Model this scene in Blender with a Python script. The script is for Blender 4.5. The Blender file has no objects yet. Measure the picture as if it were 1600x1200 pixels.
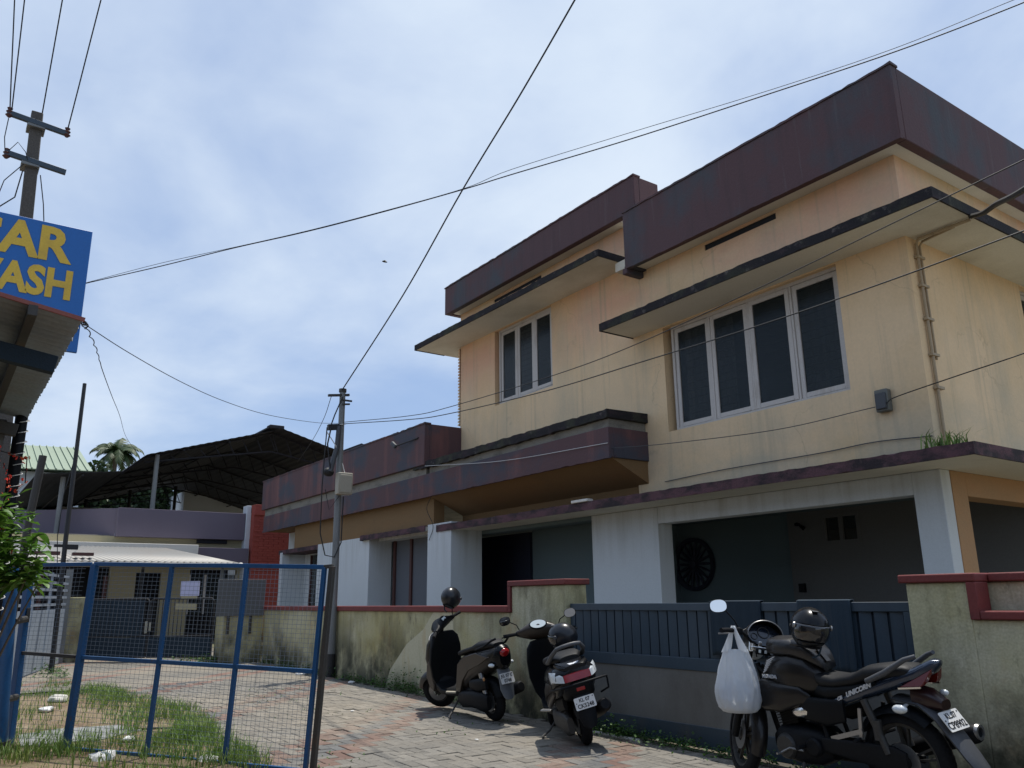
import bpy, bmesh, math, random
from mathutils import Vector, Matrix, noise as mnoise
random.seed(7)
PI = math.pi
scene = bpy.context.scene
col = scene.collection

# ------------------------------------------------------------------ camera
cam_d = bpy.data.cameras.new('camera')
cam = bpy.data.objects.new('camera', cam_d)
col.objects.link(cam)
cam_d.sensor_fit = 'HORIZONTAL'
cam_d.sensor_width = 36.0
cam_d.lens = 1275.3 / 1600.0 * 36.0
cam_d.clip_start = 0.05
cam_d.clip_end = 1500
PITCH, ROLL, YAW = 0.2588, 0.01156, 0.61286
f0 = Vector((-math.cos(YAW), math.sin(YAW), 0)); r0 = Vector((math.sin(YAW), math.cos(YAW), 0))
fw = f0 * math.cos(PITCH) + Vector((0, 0, 1)) * math.sin(PITCH)
up = Vector((0, 0, 1)) * math.cos(PITCH) - f0 * math.sin(PITCH)
rt = r0 * math.cos(ROLL) - up * math.sin(ROLL) * 1.0
rt2 = r0 * math.cos(ROLL) - up * math.sin(ROLL)
up2 = up * math.cos(ROLL) + r0 * math.sin(ROLL)
mw = Matrix((rt2, up2, -fw)).transposed().to_4x4()
mw.translation = Vector((0, 0, 1.2))
cam.matrix_world = mw
scene.camera = cam

# ------------------------------------------------------------------ light, sky, exposure
SUN = Vector((-0.15, 0.27, 1.0)).normalized()          # towards the sun
sun_d = bpy.data.lights.new('sun', 'SUN')
sun_d.energy = 5.0
sun_d.angle = math.radians(0.6)
sun_d.color = (1.0, 0.95, 0.87)
sun = bpy.data.objects.new('sun', sun_d)
sun.rotation_mode = 'QUATERNION'
sun.rotation_quaternion = SUN.to_track_quat('Z', 'Y')
sun.location = (0, 0, 30)
col.objects.link(sun)

world = bpy.data.worlds.new('World')
scene.world = world
world.use_nodes = True
wt = world.node_tree
for n in list(wt.nodes): wt.nodes.remove(n)
WN = wt.nodes.new; WL = wt.links.new
wout = WN('ShaderNodeOutputWorld'); wbg = WN('ShaderNodeBackground')
sky = WN('ShaderNodeTexSky'); sky.sky_type = 'NISHITA'; sky.sun_disc = False
sky.sun_elevation = math.asin(SUN.z)
sky.sun_rotation = math.atan2(SUN.x, SUN.y)
sky.air_density = 1.0; sky.dust_density = 0.8; sky.ozone_density = 2.2
geo = WN('ShaderNodeTexCoord'); sep = WN('ShaderNodeSeparateXYZ')
WL(geo.outputs['Generated'], sep.inputs[0])
mz = WN('ShaderNodeMath'); mz.operation = 'MAXIMUM'; mz.inputs[1].default_value = 0.02
WL(sep.outputs['Z'], mz.inputs[0])
az = WN('ShaderNodeMath'); az.operation = 'ADD'; az.inputs[1].default_value = 0.30
WL(mz.outputs[0], az.inputs[0])
comb = WN('ShaderNodeCombineXYZ')
for ax in ('X', 'Y'):
    dv = WN('ShaderNodeMath'); dv.operation = 'DIVIDE'
    WL(sep.outputs[ax], dv.inputs[0]); WL(az.outputs[0], dv.inputs[1]); WL(dv.outputs[0], comb.inputs[ax])
comb.inputs['Z'].default_value = 3.7
def wnoise(scale, detail, dist, off):
    mp = WN('ShaderNodeMapping'); mp.inputs['Location'].default_value = off
    WL(comb.outputs[0], mp.inputs[0])
    nz = WN('ShaderNodeTexNoise'); nz.inputs['Scale'].default_value = scale
    nz.inputs['Detail'].default_value = detail; nz.inputs['Roughness'].default_value = 0.52
    nz.inputs['Distortion'].default_value = dist
    WL(mp.outputs[0], nz.inputs['Vector'])
    return nz
n1 = wnoise(0.85, 7, 0.25, (-3.6, -8.4, 3.7)); n2 = wnoise(2.6, 6, 0.4, (4.1, 2.2, 0))
mix = WN('ShaderNodeMath'); mix.operation = 'MULTIPLY_ADD'; mix.inputs[1].default_value = 0.32
WL(n2.outputs['Fac'], mix.inputs[0]); WL(n1.outputs['Fac'], mix.inputs[2])
cmap = WN('ShaderNodeMapRange'); cmap.inputs['From Min'].default_value = 0.52; cmap.inputs['From Max'].default_value = 0.88
cmap.interpolation_type = 'SMOOTHSTEP'
WL(mix.outputs[0], cmap.inputs['Value'])
skm = WN('ShaderNodeMixRGB'); skm.blend_type = 'MULTIPLY'; skm.inputs[0].default_value = 1
skm.inputs[2].default_value = (2.2, 2.1, 2.0, 1)
WL(sky.outputs[0], skm.inputs[1])
flat = WN('ShaderNodeMixRGB'); flat.inputs[0].default_value = 0.70; flat.inputs[2].default_value = (3.9, 5.5, 8.9, 1); WL(skm.outputs[0], flat.inputs[1])
mxc = WN('ShaderNodeMixRGB'); mxc.inputs[2].default_value = (9.0, 10.3, 12.0, 1)
WL(cmap.outputs[0], mxc.inputs[0]); WL(flat.outputs[0], mxc.inputs[1])
WL(mxc.outputs[0], wbg.inputs['Color']); wbg.inputs['Strength'].default_value = 0.094
WL(wbg.outputs[0], wout.inputs[0])

vs = scene.view_settings
vs.view_transform = 'Standard'; vs.look = 'None'; vs.exposure = -0.2; vs.gamma = 1.0
vs.use_curve_mapping = False

# ------------------------------------------------------------------ ground height (the street falls gently towards the camera)
def gz(x):
    return -0.012 * (max(-32.0, min(4.0, x)) + 14.0)

# ------------------------------------------------------------------ mesh builder
class MB:
    def __init__(s): s.v = []; s.f = []
    def add(s, vs, fs):
        b = len(s.v); s.v += [Vector(p) for p in vs]; s.f += [tuple(i + b for i in f) for f in fs]; return s
    def box(s, a, b):
        x0, y0, z0 = a; x1, y1, z1 = b
        return s.add([(x0,y0,z0),(x1,y0,z0),(x1,y1,z0),(x0,y1,z0),(x0,y0,z1),(x1,y0,z1),(x1,y1,z1),(x0,y1,z1)],
                     [(0,3,2,1),(4,5,6,7),(0,1,5,4),(1,2,6,5),(2,3,7,6),(3,0,4,7)])
    def bar(s, a, b, w, h, upv=(0,0,1)):
        a = Vector(a); b = Vector(b); d = (b - a).normalized(); u = Vector(upv)
        sd = d.cross(u)
        if sd.length < 1e-4: sd = d.cross(Vector((1,0,0)))
        sd.normalize(); u = sd.cross(d).normalized()
        P = []
        for c in (a, b):
            for i, j in ((-1,-1),(1,-1),(1,1),(-1,1)): P.append(c + sd*(i*w/2) + u*(j*h/2))
        return s.add(P, [(0,1,2,3),(7,6,5,4),(0,4,5,1),(1,5,6,2),(2,6,7,3),(3,7,4,0)])
    def tube(s, pts, r, n=8, cap=True):
        pts = [Vector(p) for p in pts]; m = len(pts)
        rs = r if isinstance(r, (list, tuple)) else [r] * m
        t0 = (pts[1] - pts[0]).normalized()
        u = t0.orthogonal().normalized(); rings = []
        for i in range(m):
            t = (pts[min(i+1, m-1)] - pts[max(i-1, 0)])
            if t.length < 1e-9: t = t0.copy()
            t.normalize()
            u = (u - t * u.dot(t)); u.normalize(); w = t.cross(u)
            rings.append([pts[i] + (u*math.cos(2*PI*k/n) + w*math.sin(2*PI*k/n)) * rs[i] for k in range(n)])
        return s.loft(rings, cap, cap)
    def loft(s, rings, c0=True, c1=True, closed=True):
        n = len(rings[0]); V = [p for r in rings for p in r]; F = []
        for i in range(len(rings) - 1):
            for k in range(n if closed else n - 1):
                k2 = (k + 1) % n
                F.append((i*n+k, i*n+k2, (i+1)*n+k2, (i+1)*n+k))
        if c0: F.append(tuple(range(n - 1, -1, -1)))
        if c1: F.append(tuple((len(rings)-1)*n + k for k in range(n)))
        return s.add(V, F)
    def lathe(s, prof, c=(0,0,0), axis='Z', n=20, closed=False):
        rings = []
        for r, h in prof:
            ring = []
            for k in range(n):
                a = 2*PI*k/n
                if axis == 'Z': p = (r*math.cos(a), r*math.sin(a), h)
                elif axis == 'Y': p = (r*math.cos(a), h, r*math.sin(a))
                else: p = (h, r*math.cos(a), r*math.sin(a))
                ring.append(Vector(p) + Vector(c))
            rings.append(ring)
        if closed: rings.append([p.copy() for p in rings[0]])
        return s.loft(rings, not closed, not closed)
    def prism(s, poly, y0, y1, plane='XZ'):
        n = len(poly)
        def P(a, b, y): return (a, y, b) if plane == 'XZ' else ((a, b, y) if plane == 'XY' else (y, a, b))
        V = [P(a, b, y0) for a, b in poly] + [P(a, b, y1) for a, b in poly]
        F = [tuple(range(n)), tuple(range(2*n-1, n-1, -1))] + [(i, i+n, (i+1)%n+n, (i+1)%n) for i in range(n)]
        return s.add(V, F)
    def ell(s, c, r, nu=16, nv=10, fn=None):
        c = Vector(c); rings = []
        for j in range(1, nv):
            th = PI*j/nv
            rings.append([Vector((r[0]*math.sin(th)*math.cos(2*PI*k/nu), r[1]*math.sin(th)*math.sin(2*PI*k/nu), r[2]*math.cos(th))) for k in range(nu)])
        if fn: rings = [[fn(p) for p in q] for q in rings]
        rings = [[p + c for p in q] for q in rings]
        return s.loft(rings)
    def xf(s, M):
        s.v = [M @ p for p in s.v]; return s
    def fn(s, g):
        s.v = [Vector(g(p)) for p in s.v]; return s
    def mesh(s, name, angle=35):
        me = bpy.data.meshes.new(name)
        me.from_pydata([tuple(p) for p in s.v], [], s.f)
        bm = bmesh.new(); bm.from_mesh(me)
        bmesh.ops.remove_doubles(bm, verts=bm.verts, dist=1e-6)
        bmesh.ops.recalc_face_normals(bm, faces=bm.faces)
        bm.to_mesh(me); bm.free()
        if angle:
            me.polygons.foreach_set('use_smooth', [True] * len(me.polygons))
            me.set_sharp_from_angle(angle=math.radians(angle))
        return me

def sect(x, zb, zt, hw, e=2.6, n=20, yc=0.0, flat=0.0):
    ring = []; zc = (zb + zt) / 2; hh = (zt - zb) / 2
    for k in range(n):
        a = 2*PI*k/n; c, d = math.cos(a), math.sin(a)
        y = hw * math.copysign(abs(c) ** (2/e), c); z = hh * math.copysign(abs(d) ** (2/e), d)
        y *= 1 - flat * (z / hh) if hh else 1
        ring.append(Vector((x, yc + y, zc + z)))
    return ring
def sectz(z, xc, hx, hw, e=2.6, n=20, bow=0.0):
    ring = []
    for k in range(n):
        a = 2*PI*k/n; c, d = math.cos(a), math.sin(a)
        y = hw * math.copysign(abs(c) ** (2/e), c); x = hx * math.copysign(abs(d) ** (2/e), d)
        ring.append(Vector((xc + x - bow * (y/hw)**2, y, z)))
    return ring

# ------------------------------------------------------------------ objects
def setp(o, label=None, cat=None, group=None, kind=None):
    if label: o['label'] = label
    if cat: o['category'] = cat
    if group: o['group'] = group
    if kind: o['kind'] = kind
    return o
def thing(name, label, cat, loc=(0,0,0), rot=(0,0,0), group=None):
    o = bpy.data.objects.new(name, None); col.objects.link(o)
    o.empty_display_size = 0.2
    o.location = loc; o.rotation_euler = rot
    return setp(o, label, cat, group)
def obj(name, mb, m, parent=None, world=False, angle=35, bevel=0, label=None, kind=None):
    me = mb if isinstance(mb, bpy.types.Mesh) else mb.mesh(name, angle)
    if m is not None and len(me.materials) == 0: me.materials.append(m)
    o = bpy.data.objects.new(name, me); col.objects.link(o)
    if parent is not None:
        o.parent = parent
        if world: o.location = -Vector(parent.location)
    if bevel:
        b = o.modifiers.new('bevel', 'BEVEL'); b.width = bevel; b.segments = 2; b.limit_method = 'ANGLE'; b.angle_limit = math.radians(40)
    if label: o['label'] = label
    if kind: o['kind'] = kind
    return o
def solo(name, mb, m, label, cat, group=None, origin=None, angle=35, bevel=0):
    """a thing that is one mesh; mesh given in world coordinates"""
    if origin is None:
        n = len(mb.v); lo = min(p.z for p in mb.v)
        origin = Vector((sum(p.x for p in mb.v)/n, sum(p.y for p in mb.v)/n, lo))
    origin = Vector(origin); mb.fn(lambda p: p - origin)
    o = obj(name, mb, m, None, angle=angle, bevel=bevel); o.location = origin
    return setp(o, label, cat, group)
def text_mb(s, size, bold=0.0, depth=0.002, align='CENTER', shear=0.0, sx=1.0):
    cu = bpy.data.curves.new('lettering', 'FONT'); cu.body = s; cu.size = size
    cu.align_x = align; cu.align_y = 'CENTER'; cu.extrude = depth; cu.offset = bold; cu.shear = shear; cu.resolution_u = 3
    o = bpy.data.objects.new('lettering', cu); col.objects.link(o)
    dg = bpy.context.evaluated_depsgraph_get(); dg.update()
    me = bpy.data.meshes.new_from_object(o.evaluated_get(dg))
    mb = MB(); mb.v = [Vector((v.co.x * sx, v.co.y, v.co.z)) for v in me.vertices]; mb.f = [tuple(p.vertices) for p in me.polygons]
    bpy.data.objects.remove(o); bpy.data.curves.remove(cu); bpy.data.meshes.remove(me)
    return mb
def frame(xa, ya, o):
    """matrix whose x, y axes are xa, ya (world vectors) and origin o"""
    xa = Vector(xa).normalized(); ya = Vector(ya); ya = (ya - xa * ya.dot(xa)).normalized(); za = xa.cross(ya)
    M = Matrix((xa, ya, za)).transposed().to_4x4(); M.translation = Vector(o); return M

# ------------------------------------------------------------------ materials
def mat(name, base, rough=0.7, layers=(), bump=0.0, bscale=40.0, metal=0.0, spec=0.5, coat=0.0, grain=0.0, gscale=60.0, coords='pos', rand=0.0, trans=0.0, thin=0.0, crack=0.0):
    """layers: (colour, scale vector, lo, hi, strength, zrange or None)"""
    m = bpy.data.materials.new(name); m.use_nodes = True; t = m.node_tree
    N = t.nodes.new; L = t.links.new
    b = t.nodes['Principled BSDF']
    b.inputs['Roughness'].default_value = rough; b.inputs['Metallic'].default_value = metal
    b.inputs['Specular IOR Level'].default_value = spec
    if coat: b.inputs['Coat Weight'].default_value = coat; b.inputs['Coat Roughness'].default_value = 0.08
    if coords == 'pos':
        g = N('ShaderNodeNewGeometry'); P = g.outputs['Position']
    else:
        g = N('ShaderNodeTexCoord'); P = g.outputs['Object']
    cur = None
    rgb = N('ShaderNodeRGB'); rgb.outputs[0].default_value = (*base, 1); cur = rgb.outputs[0]
    sz = None
    for i, ly in enumerate(layers):
        c, sc, lo, hi, st = ly[:5]; zr = ly[5] if len(ly) > 5 else None
        mp = N('ShaderNodeMapping'); mp.inputs['Scale'].default_value = sc if isinstance(sc, (tuple, list)) else (sc,)*3
        mp.inputs['Location'].default_value = (i*3.1 + 1.7, i*5.3, i*2.2)
        L(P, mp.inputs[0])
        nz = N('ShaderNodeTexNoise'); nz.inputs['Scale'].default_value = 1.0; nz.inputs['Detail'].default_value = 8; nz.inputs['Roughness'].default_value = 0.62
        L(mp.outputs[0], nz.inputs['Vector'])
        mr = N('ShaderNodeMapRange'); mr.inputs['From Min'].default_value = lo; mr.inputs['From Max'].default_value = hi
        mr.inputs['To Max'].default_value = st
        L(nz.outputs['Fac'], mr.inputs['Value']); fac = mr.outputs[0]
        if zr:
            if sz is None:
                sz = N('ShaderNodeSeparateXYZ'); L(P, sz.inputs[0])
            z2 = N('ShaderNodeMapRange'); z2.inputs['From Min'].default_value = zr[0]; z2.inputs['From Max'].default_value = zr[1]
            L(sz.outputs['Z'], z2.inputs['Value'])
            mm = N('ShaderNodeMath'); mm.operation = 'MULTIPLY'; L(fac, mm.inputs[0]); L(z2.outputs[0], mm.inputs[1]); fac = mm.outputs[0]
        mx = N('ShaderNodeMixRGB'); L(fac, mx.inputs[0]); L(cur, mx.inputs[1]); mx.inputs[2].default_value = (*c, 1); cur = mx.outputs[0]
    if grain:
        nz = N('ShaderNodeTexNoise'); nz.inputs['Scale'].default_value = gscale; nz.inputs['Detail'].default_value = 5; L(P, nz.inputs['Vector'])
        mr = N('ShaderNodeMapRange'); mr.inputs['From Min'].default_value = 0.3; mr.inputs['From Max'].default_value = 0.7
        mr.inputs['To Min'].default_value = 1 - grain; mr.inputs['To Max'].default_value = 1 + grain
        L(nz.outputs['Fac'], mr.inputs['Value'])
        mx = N('ShaderNodeMixRGB'); mx.blend_type = 'MULTIPLY'; mx.inputs[0].default_value = 1
        L(cur, mx.inputs[1]); L(mr.outputs[0], mx.inputs[2]); cur = mx.outputs[0]
    if crack:
        wz = N('ShaderNodeTexNoise'); wz.inputs['Scale'].default_value = 1.6; wz.inputs['Detail'].default_value = 6; L(P, wz.inputs['Vector'])
        wm = N('ShaderNodeMixRGB'); wm.blend_type = 'ADD'; wm.inputs[0].default_value = .8; L(P, wm.inputs[1]); L(wz.outputs['Color'], wm.inputs[2])
        vz = N('ShaderNodeTexVoronoi'); vz.feature = 'DISTANCE_TO_EDGE'; vz.inputs['Scale'].default_value = .55; L(wm.outputs[0], vz.inputs['Vector'])
        mr = N('ShaderNodeMapRange'); mr.inputs['From Min'].default_value = .0025; mr.inputs['From Max'].default_value = .006; mr.inputs['To Min'].default_value = crack; mr.inputs['To Max'].default_value = 0; L(vz.outputs['Distance'], mr.inputs['Value'])
        nz = N('ShaderNodeTexNoise'); nz.inputs['Scale'].default_value = .9; L(P, nz.inputs['Vector'])
        m2 = N('ShaderNodeMapRange'); m2.inputs['From Min'].default_value = .48; m2.inputs['From Max'].default_value = .6; L(nz.outputs['Fac'], m2.inputs['Value'])
        mm = N('ShaderNodeMath'); mm.operation = 'MULTIPLY'; L(mr.outputs[0], mm.inputs[0]); L(m2.outputs[0], mm.inputs[1])
        mx = N('ShaderNodeMixRGB'); L(mm.outputs[0], mx.inputs[0]); L(cur, mx.inputs[1]); mx.inputs[2].default_value = (base[0]*.35, base[1]*.35, base[2]*.35, 1); cur = mx.outputs[0]
    if rand:
        oi = N('ShaderNodeObjectInfo'); gi = N('ShaderNodeNewGeometry')
        ad = N('ShaderNodeMath'); ad.operation = 'ADD'; L(oi.outputs['Random'], ad.inputs[0]); L(gi.outputs['Random Per Island'], ad.inputs[1])
        fr = N('ShaderNodeMath'); fr.operation = 'FRACT'; L(ad.outputs[0], fr.inputs[0])
        mr = N('ShaderNodeMapRange'); mr.inputs['To Min'].default_value = 1 - rand; mr.inputs['To Max'].default_value = 1 + rand; L(fr.outputs[0], mr.inputs['Value'])
        mx = N('ShaderNodeMixRGB'); mx.blend_type = 'MULTIPLY'; mx.inputs[0].default_value = 1
        L(cur, mx.inputs[1]); L(mr.outputs[0], mx.inputs[2]); cur = mx.outputs[0]
    L(cur, b.inputs['Base Color'])
    if bump:
        nz = N('ShaderNodeTexNoise'); nz.inputs['Scale'].default_value = bscale; nz.inputs['Detail'].default_value = 6; L(P, nz.inputs['Vector'])
        bp = N('ShaderNodeBump'); bp.inputs['Strength'].default_value = bump; bp.inputs['Distance'].default_value = 0.01
        L(nz.outputs['Fac'], bp.inputs['Height']); L(bp.outputs[0], b.inputs['Normal'])
    if trans:
        out = t.nodes['Material Output']; tr = N('ShaderNodeBsdfTranslucent'); ms = N('ShaderNodeMixShader'); ms.inputs[0].default_value = trans
        L(cur, tr.inputs['Color']); L(b.outputs[0], ms.inputs[1]); L(tr.outputs[0], ms.inputs[2]); L(ms.outputs[0], out.inputs['Surface'])
        cur_s = ms.outputs[0]
    if thin:
            out = t.nodes['Material Output']; src = out.inputs['Surface'].links[0].from_socket
            tp = N('ShaderNodeBsdfTransparent'); m2 = N('ShaderNodeMixShader'); m2.inputs[0].default_value = thin; L(src, m2.inputs[1]); L(tp.outputs[0], m2.inputs[2]); L(m2.outputs[0], out.inputs['Surface'])
    return m

K = {}
K['cream'] = mat('cream_plaster', (.80,.59,.36), .85, [((.72,.40,.26), (.35,.5,.9), .36, .58, .8, (5.0,5.9)), ((.64,.44,.21), (.5,.5,.6), .45,.7,.6), ((.44,.40,.29), (1.4,1.4,.5), .48,.76,.55), ((.38,.32,.22), (9,9,.28), .54,.76,.55), ((.40,.385,.30), (.5,.5,1.1), .40,.60,.65, (3.9,2.6)), ((.25,.22,.17), (2.2,2.2,2.2), .66,.78,.5)], bump=.22, bscale=14, grain=.035, gscale=35, crack=.22)
K['ochre'] = mat('ochre_plaster', (.205,.125,.055), .9, [((.24,.13,.05), (.6,.8,1.2), .45,.7,.7), ((.12,.08,.05), (2,2,2), .6,.8,.5)], bump=.25, bscale=25, grain=.08)
K['orange'] = mat('orange_plaster', (.45,.25,.12), .9, [((.36,.24,.13), (.8,.8,1.2), .45,.7,.7)], bump=.2, bscale=25, grain=.07)
K['soffit'] = mat('soffit_plaster', (.70,.67,.58), .9, [((.44,.40,.31), (.7,.9,1), .48,.75,.7), ((.22,.2,.17), (3,3,3), .66,.85,.5)], bump=.2, bscale=20, grain=.06)
K['black_edge'] = mat('mossy_slab_edge', (.015,.013,.015), .95, [((.06,.035,.042), (3,3,9), .52,.75,.8), ((.15,.13,.12), (8,8,8), .58,.72,.7), ((.05,.055,.03), (2,2,2), .5,.65,.7)], bump=.5, bscale=40, grain=.35)
K['parapet'] = mat('faded_maroon_parapet', (.094,.050,.054), .8, [((.036,.078,.094), (1.1,1.1,.8), .49,.66,.55), ((.105,.046,.042), (2.4,2.4,.8), .56,.8,.35), ((.04,.03,.033), (6,6,.6), .5,.8,.5), ((.15,.14,.14), (9,9,.5), .60,.78,.5)], bump=.3, bscale=22, grain=.12)
K['lowparapet'] = mat('purple_brown_parapet', (.105,.058,.062), .85, [((.22,.095,.085), (2.2,2.2,.25), .50,.68,.8), ((.05,.066,.088), (.8,.8,1.1), .48,.60,.8), ((.035,.03,.03), (4,4,.4), .60,.8,.7), ((.17,.13,.12), (1.3,1.3,2), .66,.8,.4)], bump=.3, bscale=22, grain=.12)
K['shade_edge'] = mat('worn_maroon_edge', (.11,.052,.06), .9, [((.022,.018,.02), (2.5,2.5,5), .43,.58,.92), ((.22,.13,.13), (7,7,4), .58,.8,.6)], bump=.5, bscale=40, grain=.2)
K['white'] = mat('white_plaster', (.62,.65,.66), .85, [((.55,.58,.57), (.7,.7,.5), .5,.8,.6), ((.42,.42,.36), (3,3,.4), .64,.85,.5), ((.30,.28,.22), (2.2,2.2,1.0), .42,.66,.7, (1.0,.2)), ((.33,.33,.29), (7,7,.5), .46,.72,.6, (1.6,2.6))], bump=.15, bscale=25, grain=.04)
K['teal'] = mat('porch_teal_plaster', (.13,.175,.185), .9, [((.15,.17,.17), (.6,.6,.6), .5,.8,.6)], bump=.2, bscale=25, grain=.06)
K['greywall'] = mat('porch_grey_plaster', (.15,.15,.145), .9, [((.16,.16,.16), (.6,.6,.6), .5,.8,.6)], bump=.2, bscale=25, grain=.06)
K['concrete'] = mat('old_concrete', (.23,.215,.18), .95, [((.08,.075,.065), (2,2,4), .5,.7,.8)], bump=.6, bscale=35, grain=.2)
K['frame'] = mat('painted_window_wood', (.52,.49,.46), .6, [((.33,.28,.23), (6,6,1.5), .55,.75,.8)], bump=.15, bscale=60, grain=.08)
K['pane'] = mat('dark_window_glass', (.020,.027,.028), .22, [((.03,.04,.045), (1.5,1.5,1.5), .5,.7,.8)], spec=.35, thin=.45)
K['dark'] = mat('opening_shade', (.012,.014,.02), .8)  # shade inside rooms and vent slots, put into the colour
K['curtain_cloth'] = mat('grey_curtain_cloth', (.30,.31,.30), .9)
K['doorwood'] = mat('dark_door', (.015,.018,.035), .6, grain=.1)
K['doorbrown'] = mat('brown_door_frame', (.09,.035,.03), .6, grain=.1)
K['curtain'] = mat('grey_door_panel', (.12,.13,.15), .6, grain=.06)
K['wall'] = mat('mossy_wall_plaster', (.47,.44,.27), .95, [((.36,.30,.10), (.9,.9,.8), .46,.66,.75), ((.55,.52,.40), (.7,.7,.9), .50,.68,.7), ((.20,.18,.10), (6,6,.45), .50,.76,.7), ((.40,.22,.09), (1.6,1.6,1.1), .58,.74,.65), ((.05,.05,.035), (3.4,3.4,2.4), .36,.54,.95, (.70,.02)), ((.04,.042,.025), (1.3,1.3,1.0), .46,.58,.92, (1.1,.25)), ((.07,.065,.045), (9,9,3), .60,.72,.7), ((.12,.11,.06), (3,3,1.2), .45,.66,.7, (.80,1.10))], bump=.5, bscale=30, grain=.14)
K['patchwall'] = mat('new_wall_plaster', (.50,.47,.33), .95, [((.42,.28,.12), (3.4,3.4,.8), .58,.74,.6), ((.2,.2,.12), (9,9,1), .58,.75,.5), ((.08,.085,.05), (2.5,2.5,1), .4,.62,.9, (.35,-.02))], bump=.35, bscale=25, grain=.1)
K['cap'] = mat('red_brown_wall_cap', (.17,.032,.028), .7, [((.10,.03,.03), (3,3,3), .5,.7,.7), ((.30,.16,.12), (8,8,8), .66,.8,.5)], bump=.25, bscale=40, grain=.12)
K['gate'] = mat('blue_grey_gate_paint', (.034,.056,.078), .45, [((.10,.09,.075), (5,5,2), .5,.7,.6, (.35,-.1)), ((.10,.055,.03), (7,7,4), .68,.76,.7), ((.045,.065,.085), (2,2,1), .5,.75,.6), ((.02,.03,.04), (5,5,1), .58,.8,.6)], bump=.06, bscale=50, grain=.06)
K['gapshade'] = mat('dark_blue_gap_shade', (.012,.022,.034), .6)  # shade behind the gate slats as a colour
K['gatesheet'] = mat('primer_grey_sheet', (.165,.165,.155), .6, [((.09,.085,.075), (1.5,1.5,.8), .45,.7,.7), ((.20,.19,.165), (2.5,2.5,1.4), .62,.7,.8)], bump=.08, bscale=15, grain=.06)
K['bluesteel'] = mat('blue_enamel_steel', (.011,.080,.215), .38, [((.008,.045,.115), (4,4,2), .5,.72,.7), ((.10,.045,.02), (11,11,7), .66,.76,.85)], bump=.08, bscale=60, grain=.1)
K['darksteel'] = mat('dark_rusty_steel', (.045,.042,.038), .6, [((.10,.05,.025), (9,9,4), .58,.75,.7)], grain=.15)
K['wire'] = mat('grey_mesh_wire', (.20,.24,.29), .5, metal=.4, grain=.1)
K['cable'] = mat('black_cable', (.012,.012,.013), .6)
K['galv'] = mat('galvanised_pole', (.19,.20,.20), .55, [((.10,.10,.10), (4,4,1.2), .5,.72,.7)], metal=.25, grain=.1)
K['polec'] = mat('concrete_pole', (.10,.09,.08), .95, [((.08,.075,.065), (6,6,1.2), .5,.75,.7)], bump=.5, bscale=40, grain=.2)
K['purple'] = mat('purple_wall_paint', (.135,.115,.15), .9, [((.10,.085,.11), (.6,.6,.4), .5,.75,.6), ((.19,.17,.2), (2,2,.4), .6,.8,.4)], grain=.08)
K['yellow'] = mat('pale_yellow_plaster', (.36,.32,.20), .9, [((.36,.33,.25), (1,1,.5), .5,.75,.6)], grain=.08)
K['redwall'] = mat('red_brick_tile', (.30,.058,.042), .85, [((.22,.045,.035), (.8,.8,3), .45,.7,.7)], grain=.14, gscale=25, bump=.2)
K['roofdark'] = mat('dark_metal_sheet', (.014,.014,.018), .8, grain=.12)
K['roofpale'] = mat('galvanised_sheet', (.25,.245,.23), .55, [((.26,.23,.2), (.8,.8,.8), .5,.72,.7)], metal=.2, grain=.1)
K['whitesheet'] = mat('sunlit_white_sheet', (.72,.69,.62), .8, [((.5,.46,.4), (1.5,1.5,3), .55,.75,.6)], grain=.08)
K['greenroof'] = mat('green_metal_roof', (.24,.31,.22), .55, [((.18,.24,.17), (1.5,.3,1), .5,.75,.6)], grain=.08)
K['farwhite'] = mat('far_white_plaster', (.56,.60,.64), .9, [((.42,.45,.48), (.5,.5,.5), .5,.75,.6)], grain=.06)
K['black'] = mat('black_plastic', (.005,.0062,.008), .5, spec=.16, grain=.1, coords='obj')
K['rubber'] = mat('tyre_rubber', (.009,.0095,.011), .85, spec=.2, grain=.2, bump=.2, bscale=90, coords='obj')
K['seat'] = mat('black_vinyl_seat', (.011,.012,.014), .55, spec=.25, grain=.08, bump=.12, bscale=180, coords='obj')
K['grey_paint'] = mat('dark_grey_scooter_paint', (.020,.018,.017), .32, coat=.15, spec=.3, grain=.04, coords='obj')
K['black_paint'] = mat('black_scooter_paint', (.005,.006,.008), .25, coat=.12, spec=.2, grain=.04, coords='obj')
K['brown_paint'] = mat('dark_bronze_paint', (.034,.027,.023), .34, coat=.15, spec=.3, grain=.04, coords='obj')
K['mc_paint'] = mat('charcoal_tank_paint', (.012,.011,.011), .32, coat=.2, spec=.3, grain=.04, coords='obj')
K['mc_blue'] = mat('blue_black_tail_paint', (.016,.028,.055), .22, coat=.8, metal=.3, grain=.04, coords='obj')
K['engine'] = mat('engine_black_metal', (.006,.007,.009), .55, metal=.1, spec=.2, grain=.15, coords='obj')
K['engine_grey'] = mat('engine_case_grey', (.045,.044,.042), .55, metal=.3, grain=.18, coords='obj')
K['chrome'] = mat('chrome', (.75,.75,.75), .14, metal=1.0, coords='obj')
K['alloy'] = mat('alloy_grey', (.33,.33,.33), .38, metal=.8, grain=.08, coords='obj')
K['mirror'] = mat('mirror_glass', (.85,.87,.88), .02, metal=1.0, coords='obj')
K['darkred'] = mat('dark_red_plastic', (.022,.007,.007), .3, coords='obj')
K['redlens_dull'] = mat('dull_red_lens', (.13,.012,.010), .2, coat=.3, coords='obj')
K['redlens'] = mat('red_tail_lens', (.30,.007,.010), .15, coat=.4, grain=.1, coords='obj')
K['clearlens'] = mat('clear_lens', (.62,.66,.68), .1, coat=.7, grain=.1, coords='obj')
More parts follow.
